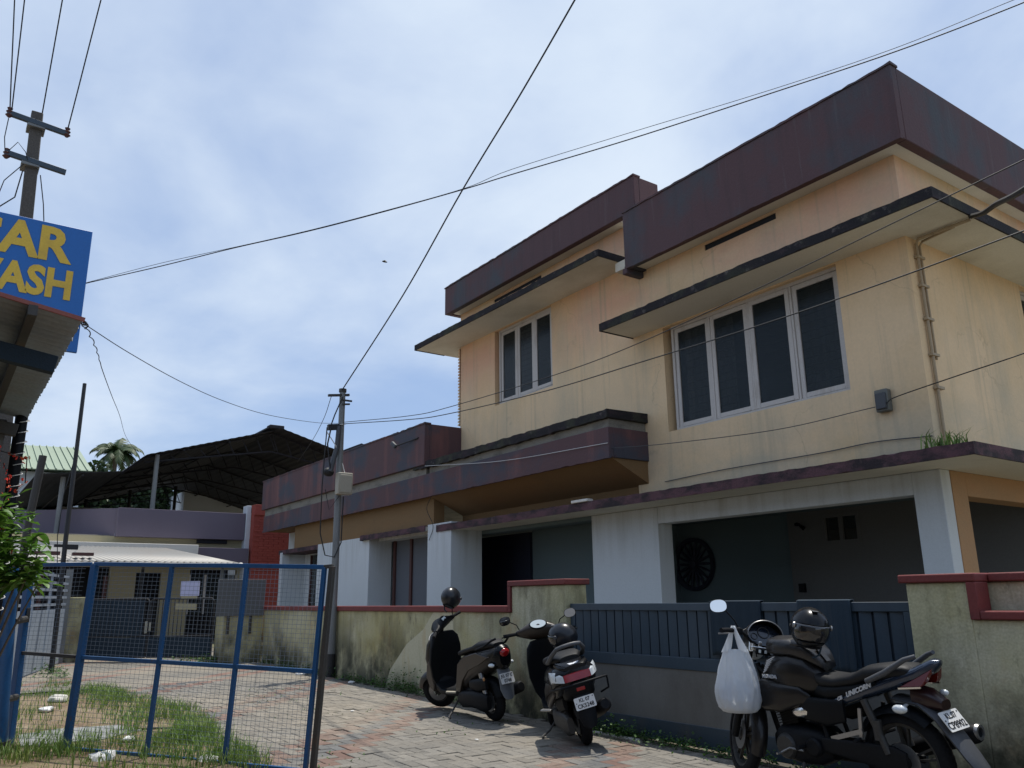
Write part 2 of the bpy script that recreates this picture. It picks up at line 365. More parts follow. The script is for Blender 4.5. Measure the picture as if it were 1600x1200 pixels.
K['amber'] = mat('amber_lens', (.30,.13,.03), .15, coat=.7, coords='obj')
K['dial'] = mat('instrument_face', (.70,.76,.76), .2, coat=.6, coords='obj')
K['dialdark'] = mat('dark_instrument_face', (.010,.016,.028), .15, coat=.6, coords='obj')
K['plate'] = mat('white_number_plate', (.70,.70,.68), .45, grain=.05, coords='obj')
K['ink'] = mat('black_print', (.012,.012,.012), .6, coords='obj')
K['silver_print'] = mat('silver_print', (.55,.58,.62), .4, metal=.3, coords='obj')
K['helmet'] = mat('satin_black_helmet', (.014,.016,.021), .30, coat=.2, spec=.35, grain=.04, coords='obj')
K['visor'] = mat('smoked_visor', (.010,.010,.012), .08, coat=.8, coords='obj')
K['greyplastic'] = mat('grey_plastic', (.06,.064,.072), .55, grain=.08, coords='obj')
K['flap'] = mat('silver_grey_plastic', (.13,.145,.165), .5, grain=.06, coords='obj')
K['vinyl'] = mat('black_leatherette_bag', (.020,.020,.022), .32, bump=.35, bscale=18, coords='obj')
K['bag'] = mat('white_plastic_bag', (.80,.83,.86), .35, bump=.5, bscale=30, coords='obj', trans=.45, thin=.22)
K['bagin'] = mat('blue_bag_contents', (.16,.27,.45), .7, [((.5,.55,.6), (9,9,9), .5,.65,.8)], coords='obj')
K['sign_blue'] = mat('sign_blue', (.008,.125,.42), .45, [((.012,.10,.33), (2,2,2), .5,.75,.6)], grain=.04)
K['sign_yellow'] = mat('sign_yellow', (.70,.45,.045), .5, [((.45,.28,.05), (5,5,5), .5,.75,.6)], grain=.06)
K['sheetunder'] = mat('weathered_roof_sheet', (.22,.27,.31), .75, [((.20,.195,.185), (1.2,1.2,1.2), .48,.7,.7)], grain=.1)
K['rededge'] = mat('red_sheet_edge', (.26,.075,.055), .6, grain=.1)
K['shopwall'] = mat('shop_grey_wall', (.20,.20,.21), .85, grain=.1)
K['red'] = mat('red_plastic_flower', (.65,.04,.025), .5, [((.7,.2,.05), (30,30,30), .5,.6,.8)])
K['whitetape'] = mat('white_tape', (.6,.6,.58), .6)
K['leaf'] = mat('plant_leaf', (.085,.19,.026), .5, [((.16,.27,.04), (5,5,5), .5,.7,.8)], grain=.15, rand=.35, trans=.3)
K['leafdark'] = mat('tree_leaf', (.022,.045,.014), .6, [((.05,.085,.022), (.8,.8,.8), .5,.7,.8)], rand=.35, trans=.2)
K['palm'] = mat('palm_frond', (.045,.080,.026), .6, [((.085,.085,.03), (1,1,1), .5,.7,.8)], rand=.2, trans=.15)
K['bark'] = mat('bark', (.10,.08,.06), .95, grain=.25, bump=.5)
K['grass'] = mat('grass_blades', (.12,.21,.035), .6, [((.22,.25,.07), (2,2,2), .5,.7,.8)], rand=.4, trans=.3)
K['weed'] = mat('weed_leaf', (.055,.125,.02), .6, [((.03,.07,.015), (5,5,5), .5,.7,.8)], rand=.4, trans=.25)
K['soil'] = mat('sandy_soil', (.20,.148,.09), .98, [((.14,.09,.05), (1.2,1.2,1.2), .48,.62,.85), ((.36,.31,.22), (3,3,3), .56,.7,.7), ((.07,.09,.03), (2,2,2), .55,.7,.7)], bump=.8, bscale=22, grain=.25, gscale=30)
K['far_ground'] = mat('dusty_ground', (.17,.145,.10), .98, [((.10,.12,.05), (.2,.2,.2), .5,.65,.8)], bump=.4, bscale=10, grain=.2)
DIRT = [((.235,.205,.16), (.42,.42,.42), .42,.62,.85), ((.10,.095,.085), (1.1,1.1,1.1), .60,.78,.5), ((.29,.265,.22), (3,3,3), .58,.75,.5)]
K['paver'] = mat('grey_paver', (.172,.160,.138), .92, DIRT, bump=.35, bscale=70, grain=.14, gscale=45, rand=.14)
K['paver_red'] = mat('red_paver', (.165,.10,.078), .92, DIRT, bump=.35, bscale=70, grain=.14, gscale=45, rand=.16)
K['paver_blue'] = mat('blue_grey_paver', (.115,.117,.115), .92, DIRT, bump=.35, bscale=70, grain=.14, gscale=45, rand=.14)
K['joint'] = mat('sandy_paver_joint', (.075,.066,.052), .98, [((.2,.17,.12), (.6,.6,.6), .5,.65,.8), ((.05,.06,.03), (1.5,1.5,1.5), .58,.7,.7)], bump=.3, bscale=60, grain=.2)
K['litter'] = mat('white_plastic_litter', (.66,.66,.64), .6, bump=.4, bscale=40, grain=.1)
K['slab'] = mat('broken_grey_slab', (.24,.245,.24), .9, bump=.4, bscale=30, grain=.15)
K['kerb'] = mat('pale_kerb_strip', (.55,.53,.48), .9, grain=.12)
K['meter'] = mat('grey_green_meter_box', (.13,.135,.12), .55, grain=.08)
K['beige'] = mat('beige_box', (.36,.33,.26), .55, grain=.06)
K['notice'] = mat('pale_violet_notice', (.50,.50,.68), .6)
K['sheetgate'] = mat('pale_blue_sheet_gate', (.36,.42,.50), .5, [((.28,.32,.38), (2,2,2), .5,.7,.6)], metal=.2, grain=.06)
K['boardgrey'] = mat('grey_painted_board', (.105,.11,.112), .6, grain=.06)
K['cloth_dark'] = mat('dark_towel', (.015,.029,.044), .95, bump=.5, bscale=120, coords='obj')
K['cloth_grey'] = mat('grey_striped_towel', (.024,.042,.060), .95, [((.036,.050,.064), (26,1,.8), .48,.56,.8)], bump=.5, bscale=120, coords='obj')
K['pipe'] = mat('plaster_coloured_pipe', (.38,.29,.18), .6, [((.12,.09,.06), (8,8,2), .55,.75,.7)], grain=.1)

# ================================================================== THE SETTING: ground, street, pavers
def strip(xs, y0, y1, dz):
    mb = MB(); V = []; F = []
    for x in xs: V += [(x, y0, gz(x) + dz), (x, y1, gz(x) + dz)]
    for i in range(len(xs) - 1): F.append((2*i, 2*i+2, 2*i+3, 2*i+1))
    return mb.add(V, F)
setp(obj('ground', strip([-400, -32, -14, 4, 300], -300, 400, -0.06), K['far_ground'], angle=0), kind='structure')

# material of the sheet of far pavers (too small to tell apart): same courses and red bands
def far_paver_material():
    m = bpy.data.materials.new('far_pavers'); m.use_nodes = True; t = m.node_tree; N = t.nodes.new; L = t.links.new
    b = t.nodes['Principled BSDF']; b.inputs['Roughness'].default_value = .92
    g = N('ShaderNodeNewGeometry'); mp = N('ShaderNodeMapping'); mp.vector_type = 'POINT'
    mp.inputs['Rotation'].default_value = (0, 0, -PI/4)
    L(g.outputs['Position'], mp.inputs[0])
    br = N('ShaderNodeTexBrick'); br.inputs['Scale'].default_value = 1.0; br.offset = 0.5
    br.inputs['Brick Width'].default_value = .208; br.inputs['Row Height'].default_value = .104; br.inputs['Mortar Size'].default_value = .006
    br.inputs['Color1'].default_value = (.18,.168,.145,1); br.inputs['Color2'].default_value = (.148,.138,.12,1); br.inputs['Mortar'].default_value = (.10,.09,.07,1)
    L(g.outputs['Position'], br.inputs['Vector'])
    sp = N('ShaderNodeSeparateXYZ'); L(mp.outputs[0], sp.inputs[0])
    cur = br.outputs['Color']
    for c in (-5.17, -7.37, -9.57, -11.77):
        d = N('ShaderNodeMath'); d.operation = 'SUBTRACT'; d.inputs[1].default_value = c; L(sp.outputs['X'], d.inputs[0])
        a = N('ShaderNodeMath'); a.operation = 'ABSOLUTE'; L(d.outputs[0], a.inputs[0])
        l1 = N('ShaderNodeMath'); l1.operation = 'LESS_THAN'; l1.inputs[1].default_value = .33; L(a.outputs[0], l1.inputs[0])
        l2 = N('ShaderNodeMath'); l2.operation = 'GREATER_THAN'; l2.inputs[1].default_value = .11; L(a.outputs[0], l2.inputs[0])
        mm = N('ShaderNodeMath'); mm.operation = 'MULTIPLY'; L(l1.outputs[0], mm.inputs[0]); L(l2.outputs[0], mm.inputs[1])
        mx = N('ShaderNodeMixRGB'); mx.inputs[2].default_value = (.185,.105,.08,1); L(mm.outputs[0], mx.inputs[0]); L(cur, mx.inputs[1]); cur = mx.outputs[0]
    for col_, sc, lo, hi, st in (((.235,.205,.16), .5, .42, .60, .85), ((.10,.095,.085), 1.1, .6, .78, .5)):
        nz = N('ShaderNodeTexNoise'); nz.inputs['Scale'].default_value = sc; nz.inputs['Detail'].default_value = 8; L(g.outputs['Position'], nz.inputs['Vector'])
        mr = N('ShaderNodeMapRange'); mr.inputs['From Min'].default_value = lo; mr.inputs['From Max'].default_value = hi; mr.inputs['To Max'].default_value = st
        L(nz.outputs['Fac'], mr.inputs['Value'])
        mx = N('ShaderNodeMixRGB'); mx.inputs[2].default_value = (*col_, 1); L(mr.outputs[0], mx.inputs[0]); L(cur, mx.inputs[1]); cur = mx.outputs[0]
    L(cur, b.inputs['Base Color'])
    return m
pavement = setp(obj('pavement', strip([-32, -14, 4, 20], -6, 6.3, -0.022), K['joint'], angle=0), kind='structure')

PU = .104                                         # half a paver: blocks are two units long, one wide, laid in herringbone
def paver_mb(vert=0):
    g = .0026; w, l = (PU, 2*PU) if vert else (2*PU, PU)
    out = [(g, g), (w - g, g), (w - g, l - g), (g, l - g)]; q = .006
    inn = [(g + q, g + q), (w - g - q, g + q), (w - g - q, l - g - q), (g + q, l - g - q)]
    mb = MB(); n = 4
    V = [(x, y, -.022) for x, y in out] + [(x, y, -.004) for x, y in out] + [(x, y, 0) for x, y in inn]
    F = [(n+i, n+(i+1)%n, 2*n+(i+1)%n, 2*n+i) for i in range(n)] + [(i, (i+1)%n, n+(i+1)%n, n+i) for i in range(n)] + [(8,9,10,11)]
    return mb.add(V, F)
TILT = Matrix.Rotation(math.atan(0.012), 4, 'Y')
paver_meshes = {(k, od): paver_mb(od).mesh('paver', 0) for k in ('paver', 'paver_red', 'paver_blue') for od in (0, 1)}
for (k, od), me in paver_meshes.items(): me.materials.append(K[k])
BANDS = (-.66, -3.08, -5.17, -7.37, -9.57, -11.77)
def grass_edge(x):                                # y of the street's left edge, where soil begins
    pts = [(-20, 1.2), (-13.2, 2.45), (-12, 2.75), (-10.6, 2.85), (-9.4, 2.6), (-8.4, 2.5), (-7.2, 2.45), (-6.2, 2.1), (-5, 1.6), (-2, 1.2)]
    for (a, b), (c, d) in zip(pts, pts[1:]):
        if a <= x <= c: return b + (d - b)*(x - a)/(c - a)
    return 1.2
cells = []
camv = Vector((0, 0, 1.2)); iM = mw.inverted()
for r in range(int(1.2/PU), int(5.75/PU) + 1):
    for k in range(-38, 0):
        for vert in (0, 1):
            cx0 = r % 4 + 4*k + (3 if vert else 0)
            p0, q0 = cx0*PU, r*PU
            c = Vector((p0 + (PU/2 if vert else PU), q0 + (PU if vert else PU/2), 0))
            if not (-14.2 < c.x < -2.2): continue
            if not (grass_edge(c.x) - .05 < c.y < 5.72): continue
            z = gz(c.x); pc = iM @ Vector((c.x, c.y, z))
            if pc.z > -.5: continue
            u = 800 + 1275.3*pc.x/-pc.z; v = 600 - 1275.3*pc.y/-pc.z
            if not (-200 < u < 1900 and v < 1700): continue
            vis = -30 < u < 1630 and v < 1225
            pb = (c.x + c.y)/math.sqrt(2); kind = 'paver'
            for b in BANDS:
                d = abs(pb - b)
                if d < .115: kind = 'paver_blue'
                elif d < .34: kind = 'paver_red'
            if kind != 'paver' and random.random() < .08: kind = 'paver'
            cells.append(((Vector((c.x, c.y, z)) - camv).length, vis, p0, q0, kind, vert, c.y))
cells.sort(key=lambda t: (not t[1], t[0]))
rest = {k: MB() for k, od in paver_meshes}
for idx, (d, vis, p0, q0, kind, od, cy) in enumerate(cells):
    o3 = Vector((p0, q0, 0)); jz = random.uniform(-.0035, .0030) - (.006 if random.random() < .04 else 0)
    M = Matrix.Translation((o3.x, o3.y, gz(o3.x) + jz)) @ TILT @ Matrix.Rotation(random.uniform(-.012, .012), 4, 'Z') @ Matrix.Rotation(random.uniform(-.012, .012), 4, 'X') @ Matrix.Rotation(random.uniform(-.010, .010), 4, 'Y')
    if idx < 298 and vis:
        o = bpy.data.objects.new('paver', paver_meshes[kind, od]); col.objects.link(o); o.parent = pavement; o.matrix_local = M
    else:
        t = paver_mb(od); t.xf(M); rest[kind].add(t.v, t.f)
for k, mb in rest.items():
    if mb.v: obj(k.replace('paver', 'paver_field') if k == 'paver' else k + '_field', mb, K[k], pavement, angle=0, kind='stuff')
fp = strip([-32, -14.1], -6, 6.2, -0.003); obj('far_paver_sheet', fp, far_paver_material(), pavement, angle=0)

# verge of sandy soil on the left of the street
mb = MB(); V = []; F = []
xs = [-30 + .25*i for i in range(113)]; ys_n = 26
for x in xs:
    e = grass_edge(x) + .10*mnoise.noise(Vector((x*1.3, 0, 3))) + .05*mnoise.noise(Vector((x*4, 7, 3)))
    if x < -13.4: e = min(e, 1.15 + (x + 19)*-.02)
    for k in range(ys_n):
        f = k/(ys_n - 1); y = e - (1 - f)**1.7 * 9
        z = gz(x) - .004 + min(.035, (e - y)*.12) + .022*mnoise.noise(Vector((x*1.6, y*1.6, 0))) * min(1, (e - y)*3) + .008*mnoise.noise(Vector((x*7, y*7, 0))) * min(1, (e - y)*3)
        V.append((x, y, z))
for i in range(len(xs) - 1):
    for k in range(ys_n - 1): F.append((i*ys_n+k, (i+1)*ys_n+k, (i+1)*ys_n+k+1, i*ys_n+k+1))
mb.add(V, F); setp(obj('soil', mb, K['soil'], angle=60), kind='structure')

# ================================================================== THE HOUSE
HO = Vector((-11, 8.7, 0))
house = thing('house', 'cream two storey house with maroon flat roof parapets and white ground floor', 'house', HO)
def hp(name, mb, m, bevel=0, angle=35, label=None, parent=None, kind=None):
    if parent is None: return obj(name, mb, m, house, world=True, bevel=bevel, angle=angle, label=label, kind=kind)
    return obj(name, mb, m, parent, bevel=bevel, angle=angle, label=label, kind=kind)
def wallmb(x0, x1, z0, z1, y0, y1, holes=()):
    """wall slab in the XZ plane with rectangular openings (x0,x1,z0,z1)"""
    xs = sorted({x0, x1, *[h[0] for h in holes], *[h[1] for h in holes]}); zs = sorted({z0, z1, *[h[2] for h in holes], *[h[3] for h in holes]})
    mb = MB()
    def hole(i, j):
        if i < 0 or j < 0 or i >= len(xs)-1 or j >= len(zs)-1: return True
        cx = (xs[i]+xs[i+1])/2; cz = (zs[j]+zs[j+1])/2
        return any(h[0] < cx < h[1] and h[2] < cz < h[3] for h in holes)
    for i in range(len(xs)-1):
        for j in range(len(zs)-1):
            if hole(i, j): continue
            a, b, c, d = xs[i], xs[i+1], zs[j], zs[j+1]
            mb.add([(a,y0,c),(b,y0,c),(b,y0,d),(a,y0,d)], [(0,1,2,3)]); mb.add([(a,y1,c),(b,y1,c),(b,y1,d),(a,y1,d)], [(3,2,1,0)])
            if hole(i-1, j): mb.add([(a,y0,c),(a,y1,c),(a,y1,d),(a,y0,d)], [(0,1,2,3)])
            if hole(i+1, j): mb.add([(b,y0,c),(b,y1,c),(b,y1,d),(b,y0,d)], [(0,1,2,3)])
            if hole(i, j-1): mb.add([(a,y0,c),(b,y0,c),(b,y1,c),(a,y1,c)], [(0,1,2,3)])
            if hole(i, j+1): mb.add([(a,y0,d),(b,y0,d),(b,y1,d),(a,y1,d)], [(0,1,2,3)])
    return mb
def swapxy(mb): return mb.fn(lambda p: (p.y, p.x, p.z))

def rb_(mb, a, b, amp=.006, step=.09, seed=0):
    # long box whose edges are chipped and wavy, as old plaster edges are
    ra = random.Random(seed + int(a[0]*100)); ax = 0 if b[0] - a[0] > b[1] - a[1] else 1
    n = max(2, int((b[ax] - a[ax])/step)); rings = []
    for k in range(n + 1):
        t = a[ax] + (b[ax] - a[ax])*k/n; j = lambda: ra.uniform(-amp, amp) + (amp*-2.2 if ra.random() < .05 else 0)
        w = .4*amp*math.sin(t*1.7) ; o0, o1 = (a[1], b[1]) if ax == 0 else (a[0], b[0])
        q = [(o0 - abs(j())*.3, a[2] - j()*.8 + w), (o1, a[2] + w), (o1, b[2] + w), (o0 - abs(j())*.3, b[2] + j() + w)]
        rings.append([Vector((t, y, z)) if ax == 0 else Vector((y, t, z)) for y, z in q])
    return mb.loft(rings)

# upper floor walls
WR = (-8.36, -5.38, 3.575, 5.185); WLo = (-12.99, -11.13, 4.90, 6.43)
hp('wall', wallmb(-9.05, -4.47, 2.62, 6.25, 8.70, 8.95, [WR, (-7.42, -6.16, 6.115, 6.205)]), K['cream'])
hp('wall', wallmb(-14.30, -9.05, 3.20, 7.18, 8.72, 8.95, [WLo, (-13.0, -11.4, 7.05, 7.12)]), K['cream'])
hp('wall', wallmb(-14.20, -9.05, 2.62, 3.20, 8.73, 8.95), K['ochre'])
hp('wall', swapxy(wallmb(8.95, 15, 2.62, 6.25, -4.72, -4.47, [(11.44, 13.4, 3.6, 5.185)])), K['cream'])
hp('wall', MB().box((-14.30, 8.95, 3.2), (-14.05, 15, 7.18)), K['cream'])
hp('wall', MB().box((-14.3, 15, 0), (-4.47, 15.2, 7.18)), K['cream'])
hp('roof_slab', MB().box((-9.0, 8.38, 6.25), (-4.20, 15.1, 6.40)), K['soffit'])
hp('roof_slab', MB().box((-14.38, 8.43, 7.18), (-9.0, 15.1, 7.32)), K['soffit'])
hp('inner_wall', MB().box((-9.05, 8.95, 6.40), (-8.9, 15, 7.18)), K['cream'])
# near-black sheets that stand in for room shade behind the windows
hp('room_shade_sheet', MB().box((-8.9, 9.6, 3.2), (-4.8, 9.65, 5.6)), K['dark'])
hp('room_shade_sheet', MB().box((-13.9, 9.6, 4.4), (-10.5, 9.65, 6.9)), K['dark'])
hp('vent_shade_fill', MB().box((-7.425, 8.715, 6.11), (-6.155, 8.76, 6.21)), K['dark'])  # black box plugs the slot in place of its inner shade
hp('vent_shade_fill', MB().box((-13.005, 8.735, 7.045), (-11.395, 8.77, 7.125)), K['dark'])

# parapets: upright bands hanging in front of the roof slabs
def parapet(x0, x1, y0, z0, z1, side=None, xend=None, th=.12, m='parapet', back=15.2):
    mb = MB().box((x0, y0, z0), (x1, y0 + th, z1))
    return mb
hp('parapet', MB().box((-8.75, 8.35, 6.225), (-4.18, 8.47, 7.17)), K['parapet'], bevel=.012)
hp('parapet', MB().box((-4.30, 8.47, 6.225), (-4.18, 15.3, 7.17)), K['parapet'], bevel=.012)
hp('parapet', MB().box((-8.75, 8.47, 6.225), (-8.63, 8.72, 7.17)), K['parapet'], bevel=.012)
hp('parapet', MB().box((-14.44, 8.40, 7.16), (-8.51, 8.52, 7.76)), K['parapet'], bevel=.012)
hp('parapet', MB().box((-8.63, 8.52, 7.16), (-8.51, 8.95, 7.76)), K['parapet'], bevel=.012)
hp('parapet', MB().box((-14.44, 8.52, 7.16), (-14.32, 15.3, 7.76)), K['parapet'], bevel=.012)
hp('parapet_lip', MB().box((-8.80, 8.34, 6.13), (-8.70, 8.72, 6.224)), K['parapet'], bevel=.01)
hp('coping', rb_(MB(), (-8.76, 8.335, 7.165), (-4.165, 8.49, 7.195)), K['parapet'], angle=20)
hp('coping', rb_(MB(), (-14.455, 8.385, 7.755), (-8.495, 8.54, 7.785)), K['parapet'], angle=20)
hp('coping', rb_(MB(), (-24.12, 7.835, 4.672), (-14.23, 7.99, 4.70)), K['lowparapet'], angle=20)
hp('band_edge', rb_(MB(), (-24.01, 7.885, 3.185), (-8.79, 7.93, 3.225)), K['lowparapet'], angle=20)
hp('parapet_edge', rb_(MB(), (-8.74, 8.338, 6.205), (-4.172, 8.39, 6.25)), K['parapet'], angle=20)

# canopies: thin slabs, plaster below, mossy black edges
def canopy(x0, x1, y0, z0, z1, yb, edges='fr', m='black_edge', sof='soffit', name='canopy'):
    c = hp(name, MB().box((x0 + .02, y0 + .02, z0), (x1 - .02, yb, z1 - .02)), K[sof])
    e = MB()
    rb_(e, (x0, y0, z0 - .012), (x1, y0 + .02, z1))
    if 'r' in edges: e.box((x1 - .02, y0 + .02, z0 - .012), (x1, yb, z1))
    if 'l' in edges: e.box((x0, y0 + .02, z0 - .012), (x0 + .02, yb, z1))
    e.box((x0 + .02, y0 + .02, z1 - .019), (x1 - .02, yb, z1 - .002))
    rough = lambda p: Vector((p.x, p.y, p.z))
    hp('canopy_edge', e, K[m], parent=c)
    return c
canopy(-9.02, -3.77, 8.00, 5.205, 5.315, 8.70, 'rl')
hp('canopy', MB().box((-4.47, 8.70, 5.205), (-3.79, 15, 5.295)), K['soffit'])
hp('canopy_edge', MB().box((-3.79, 8.70, 5.193), (-3.77, 15, 5.315)), K['black_edge'])
canopy(-15.0, -8.96, 7.98, 6.445, 6.55, 8.72, 'rl')
hp('canopy', MB().box((-15.0, 8.72, 6.445), (-14.3, 15, 6.55)), K['soffit'])
# ground floor sun shade round the corner
c_ss = canopy(-14.0, -3.75, 8.00, 2.505, 2.62, 8.70, 'rl', 'shade_edge', name='sunshade')
hp('sunshade', MB().box((-4.47, 8.70, 2.505), (-3.77, 15, 2.60)), K['soffit'])
hp('sunshade_edge', MB().box((-3.77, 8.70, 2.493), (-3.75, 15, 2.62)), K['shade_edge'])
canopy(-17.42, -14.40, 7.97, 2.545, 2.65, 8.05, 'l', 'shade_edge', name='sunshade')
# scalloped plaster trim down the left corner of the upper floor
sc = MB()
for k in range(25):
    z = 4.72 + k*.068
    sc.add([(-14.30, 8.70, z), (-14.30, 8.70, z + .066), (-14.36, 8.70, z + .050), (-14.375, 8.70, z + .033), (-14.36, 8.70, z + .016),
            (-14.30, 8.90, z), (-14.30, 8.90, z + .066), (-14.36, 8.90, z + .050), (-14.375, 8.90, z + .033), (-14.36, 8.90, z + .016)],
           [(0,1,2,3,4), (9,8,7,6,5), (0,4,9,5), (4,3,8,9), (3,2,7,8), (2,1,6,7)])
hp('scalloped_trim', sc, K['cream'], angle=50)

# windows: frame > mullions, sashes, panes
def window(x0, x1, z0, z1, y, leaves, axis='x', xat=None, fw=.045, sw=.065):
    """frame in an opening; leaves side hung sashes each with a pane"""
    def T(mb): return mb if axis == 'x' else mb.fn(lambda p: (xat + (8.8 - p.y) * 1.0, p.x, p.z))
    f = MB()
    f.box((x0, y - .03, z0), (x0 + fw, y + .06, z1)); f.box((x1 - fw, y - .03, z0), (x1, y + .06, z1))
    f.box((x0 + fw, y - .03, z1 - fw), (x1 - fw, y + .06, z1)); f.box((x0 + fw, y - .03, z0), (x1 - fw, y + .06, z0 + fw))
    w = (x1 - x0 - 2*fw) / leaves
    for k in range(1, leaves):
        xm = x0 + fw + w*k; f.box((xm - .016, y - .028, z0 + fw), (xm + .016, y + .058, z1 - fw))
    win = hp('window', T(f), K['frame'], bevel=.004)
    for k in range(leaves):
        a = x0 + fw + w*k + (.019 if k else .004); b = x0 + fw + w*(k+1) - (.019 if k < leaves-1 else .004)
        lo, hi = z0 + fw + .004, z1 - fw - .004; s = MB()
        yy = y - .012 - .010*((k*7) % 3)
        s.box((a, yy, lo), (a + sw, yy + .035, hi)); s.box((b - sw, yy, lo), (b, yy + .035, hi))
        s.box((a + sw, yy, hi - sw), (b - sw, yy + .035, hi)); s.box((a + sw, yy, lo), (b - sw, yy + .035, lo + sw))
        hp('sash', T(s), K['frame'], bevel=.004, parent=win)
        hp('pane', T(MB().box((a + sw - .008, yy + .014, lo + sw - .008), (b - sw + .008, yy + .022, hi - sw + .008))), K['pane'], parent=win)
    bars = MB()
    for k in range(13):
        zz = z0 + .12 + k*(z1 - z0 - .24)/12; bars.box((x0 + .05, y + .075, zz), (x1 - .05, y + .085, zz + .010))
    hp('window_bars', T(bars), K['darksteel'], parent=win)
    return win
def curtain(x0, x1, z0, z1, y, seed):
    ra = random.Random(seed); mb = MB(); n = int((x1 - x0)/.02); V = []; F = []
    for k in range(n + 1):
        x = x0 + (x1 - x0)*k/n; w = .025*math.sin(x*38 + seed) + .012*math.sin(x*91)
        V += [(x, y + w, z0), (x, y + w*.6, z1)]
    for k in range(n): F.append((2*k, 2*k+2, 2*k+3, 2*k+1))
    hp('curtain', mb.add(V, F), K['curtain_cloth'], angle=60)
curtain(-8.3, -7.35, 3.6, 5.2, 9.12, 1); curtain(-6.3, -5.3, 3.6, 5.2, 9.12, 2); curtain(-12.9, -12.2, 4.9, 6.4, 9.12, 3)
window(-8.26, -5.38, 3.575, 5.185, 8.80, 4)
window(-12.92, -11.13, 4.90, 6.43, 8.81, 3)
window(11.44, 13.4, 3.6, 5.185, 8.8, 3, axis='y', xat=-4.57)

# band, ledge and low parapet in the middle of the front
hp('band', MB().box((-24.0, 7.90, 3.20), (-8.80, 8.00, 3.65)), K['lowparapet'], bevel=.01)
hp('band', MB().box((-8.90, 8.00, 3.20), (-8.80, 8.72, 3.65)), K['lowparapet'], bevel=.01)
hp('band_slab', MB().box((-24.0, 8.00, 3.21), (-8.90, 8.72, 3.60)), K['ochre'])
hp('ledge_filler', MB().box((-14.2, 7.95, 3.65), (-8.84, 8.72, 3.78)), K['concrete'])
lg = MB(); nseg = 60; ra = random.Random(5)
rings = []
for k in range(nseg + 1):
    x = -14.75 + (5.97)*k/nseg
    y0 = 7.86 + ra.uniform(0, .02); zt = 3.905 + ra.uniform(-.008, .008); zb = 3.775 + ra.uniform(-.014, .014)
    rings.append([Vector((x, y0, zb)), Vector((x, y0 + .004, zt)), Vector((x, 8.72, zt + .02)), Vector((x, 8.72, zb))])
lg.loft(rings)
hp('ledge_slab', lg, K['black_edge'], angle=20)
hp('low_parapet', MB().box((-24.1, 7.85, 3.84), (-14.25, 7.97, 4.68)), K['lowparapet'], bevel=.01)
hp('low_parapet', MB().box((-14.37, 7.97, 3.84), (-14.25, 8.72, 4.68)), K['lowparapet'], bevel=.01)
hp('low_parapet', MB().box((-24.1, 7.97, 3.84), (-23.98, 15, 4.68)), K['lowparapet'], bevel=.01)
hp('roof_slab', MB().box((-24.0, 7.93, 3.65), (-14.3, 15, 3.84)), K['concrete'])
# ground floor, left wing
hp('wall', MB().box((-21.8, 8.06, 2.62), (-14.2, 8.3, 3.21)), K['ochre'])
hp('wall', MB().box((-20.10, 8.05, 0), (-17.09, 8.62, 2.62)), K['white'], bevel=.008)
hp('wall', MB().box((-22.85, 8.05, 0), (-22.65, 8.7, 2.55)), K['white'], bevel=.008)
hp('wall', MB().box((-24.0, 8.7, 0), (-17.0, 8.9, 3.2)), K['white'])
hp('wall', MB().box((-24.0, 8.9, 0), (-23.8, 15, 3.65)), K['white'])
hp('lintel', MB().box((-23.0, 8.06, 2.50), (-20.0, 8.7, 2.62)), K['shade_edge'], bevel=.008)
hp('wall', MB().box((-14.37, 8.02, 0), (-13.47, 8.72, 2.66)), K['white'], bevel=.008, label='white wall end between the panelled door and the porch')
hp('ceiling', MB().box((-17.09, 8.3, 2.52), (-14.37, 8.74, 2.60)), K['white'])
# tall panelled door in the recess
dr = MB(); dr.box((-17.0, 8.64, .3), (-14.37, 8.70, 2.52)); hp('panelled_door', dr, K['curtain'])
dfm = MB()
for x in (-16.98, -16.2, -15.35, -14.62): dfm.box((x, 8.60, .3), (x + .09, 8.66, 2.52))
hp('door_frame', dfm, K['doorbrown'])
hp('window', MB().box((-21.9, 8.63, .9), (-20.3, 8.69, 2.45)), K['pane'])
m_ = MB(); [m_.box((x, 8.59, .9), (x + .06, 8.64, 2.45)) for x in (-21.95, -21.4, -20.85, -20.3)]
hp('window_frame', m_, K['doorbrown'])
# porch
hp('floor', MB().box((-14.3, 8.06, -.1), (-4.5, 15, .30)), K['concrete'])
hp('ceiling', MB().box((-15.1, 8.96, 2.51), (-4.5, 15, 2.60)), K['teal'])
hp('wall', MB().box((-10.19, 8.705, 0), (-8.70, 9.0, 2.505)), K['white'], bevel=.008, label='broad white wall panel beside the porch opening')
hp('beam', MB().box((-8.70, 8.71, 2.26), (-4.79, 8.95, 2.505)), K['white'], bevel=.008)
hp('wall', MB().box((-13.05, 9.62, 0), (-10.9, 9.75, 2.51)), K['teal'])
hp('beam', MB().box((-13.47, 8.715, 2.44), (-10.19, 8.96, 2.62)), K['teal'])  # added filler, blocks light leaking through the ceiling gap
hp('soffit', MB().prism([(7.96, 3.205), (8.735, 3.205), (8.735, 2.85)], -14.19, -8.83, 'YZ'), K['ochre'])
hp('door', MB().box((-15.0, 9.56, .3), (-13.06, 9.64, 2.48)), K['doorwood'])
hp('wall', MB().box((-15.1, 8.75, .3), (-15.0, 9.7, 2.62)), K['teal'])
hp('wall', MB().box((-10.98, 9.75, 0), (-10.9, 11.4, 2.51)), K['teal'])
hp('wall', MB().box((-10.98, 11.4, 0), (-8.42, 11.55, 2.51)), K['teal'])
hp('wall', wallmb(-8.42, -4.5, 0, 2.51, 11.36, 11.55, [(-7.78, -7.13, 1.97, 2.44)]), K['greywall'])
hp('column', MB().box((-4.79, 8.705, 0), (-4.468, 8.90, 2.505)), K['white'], bevel=.008)
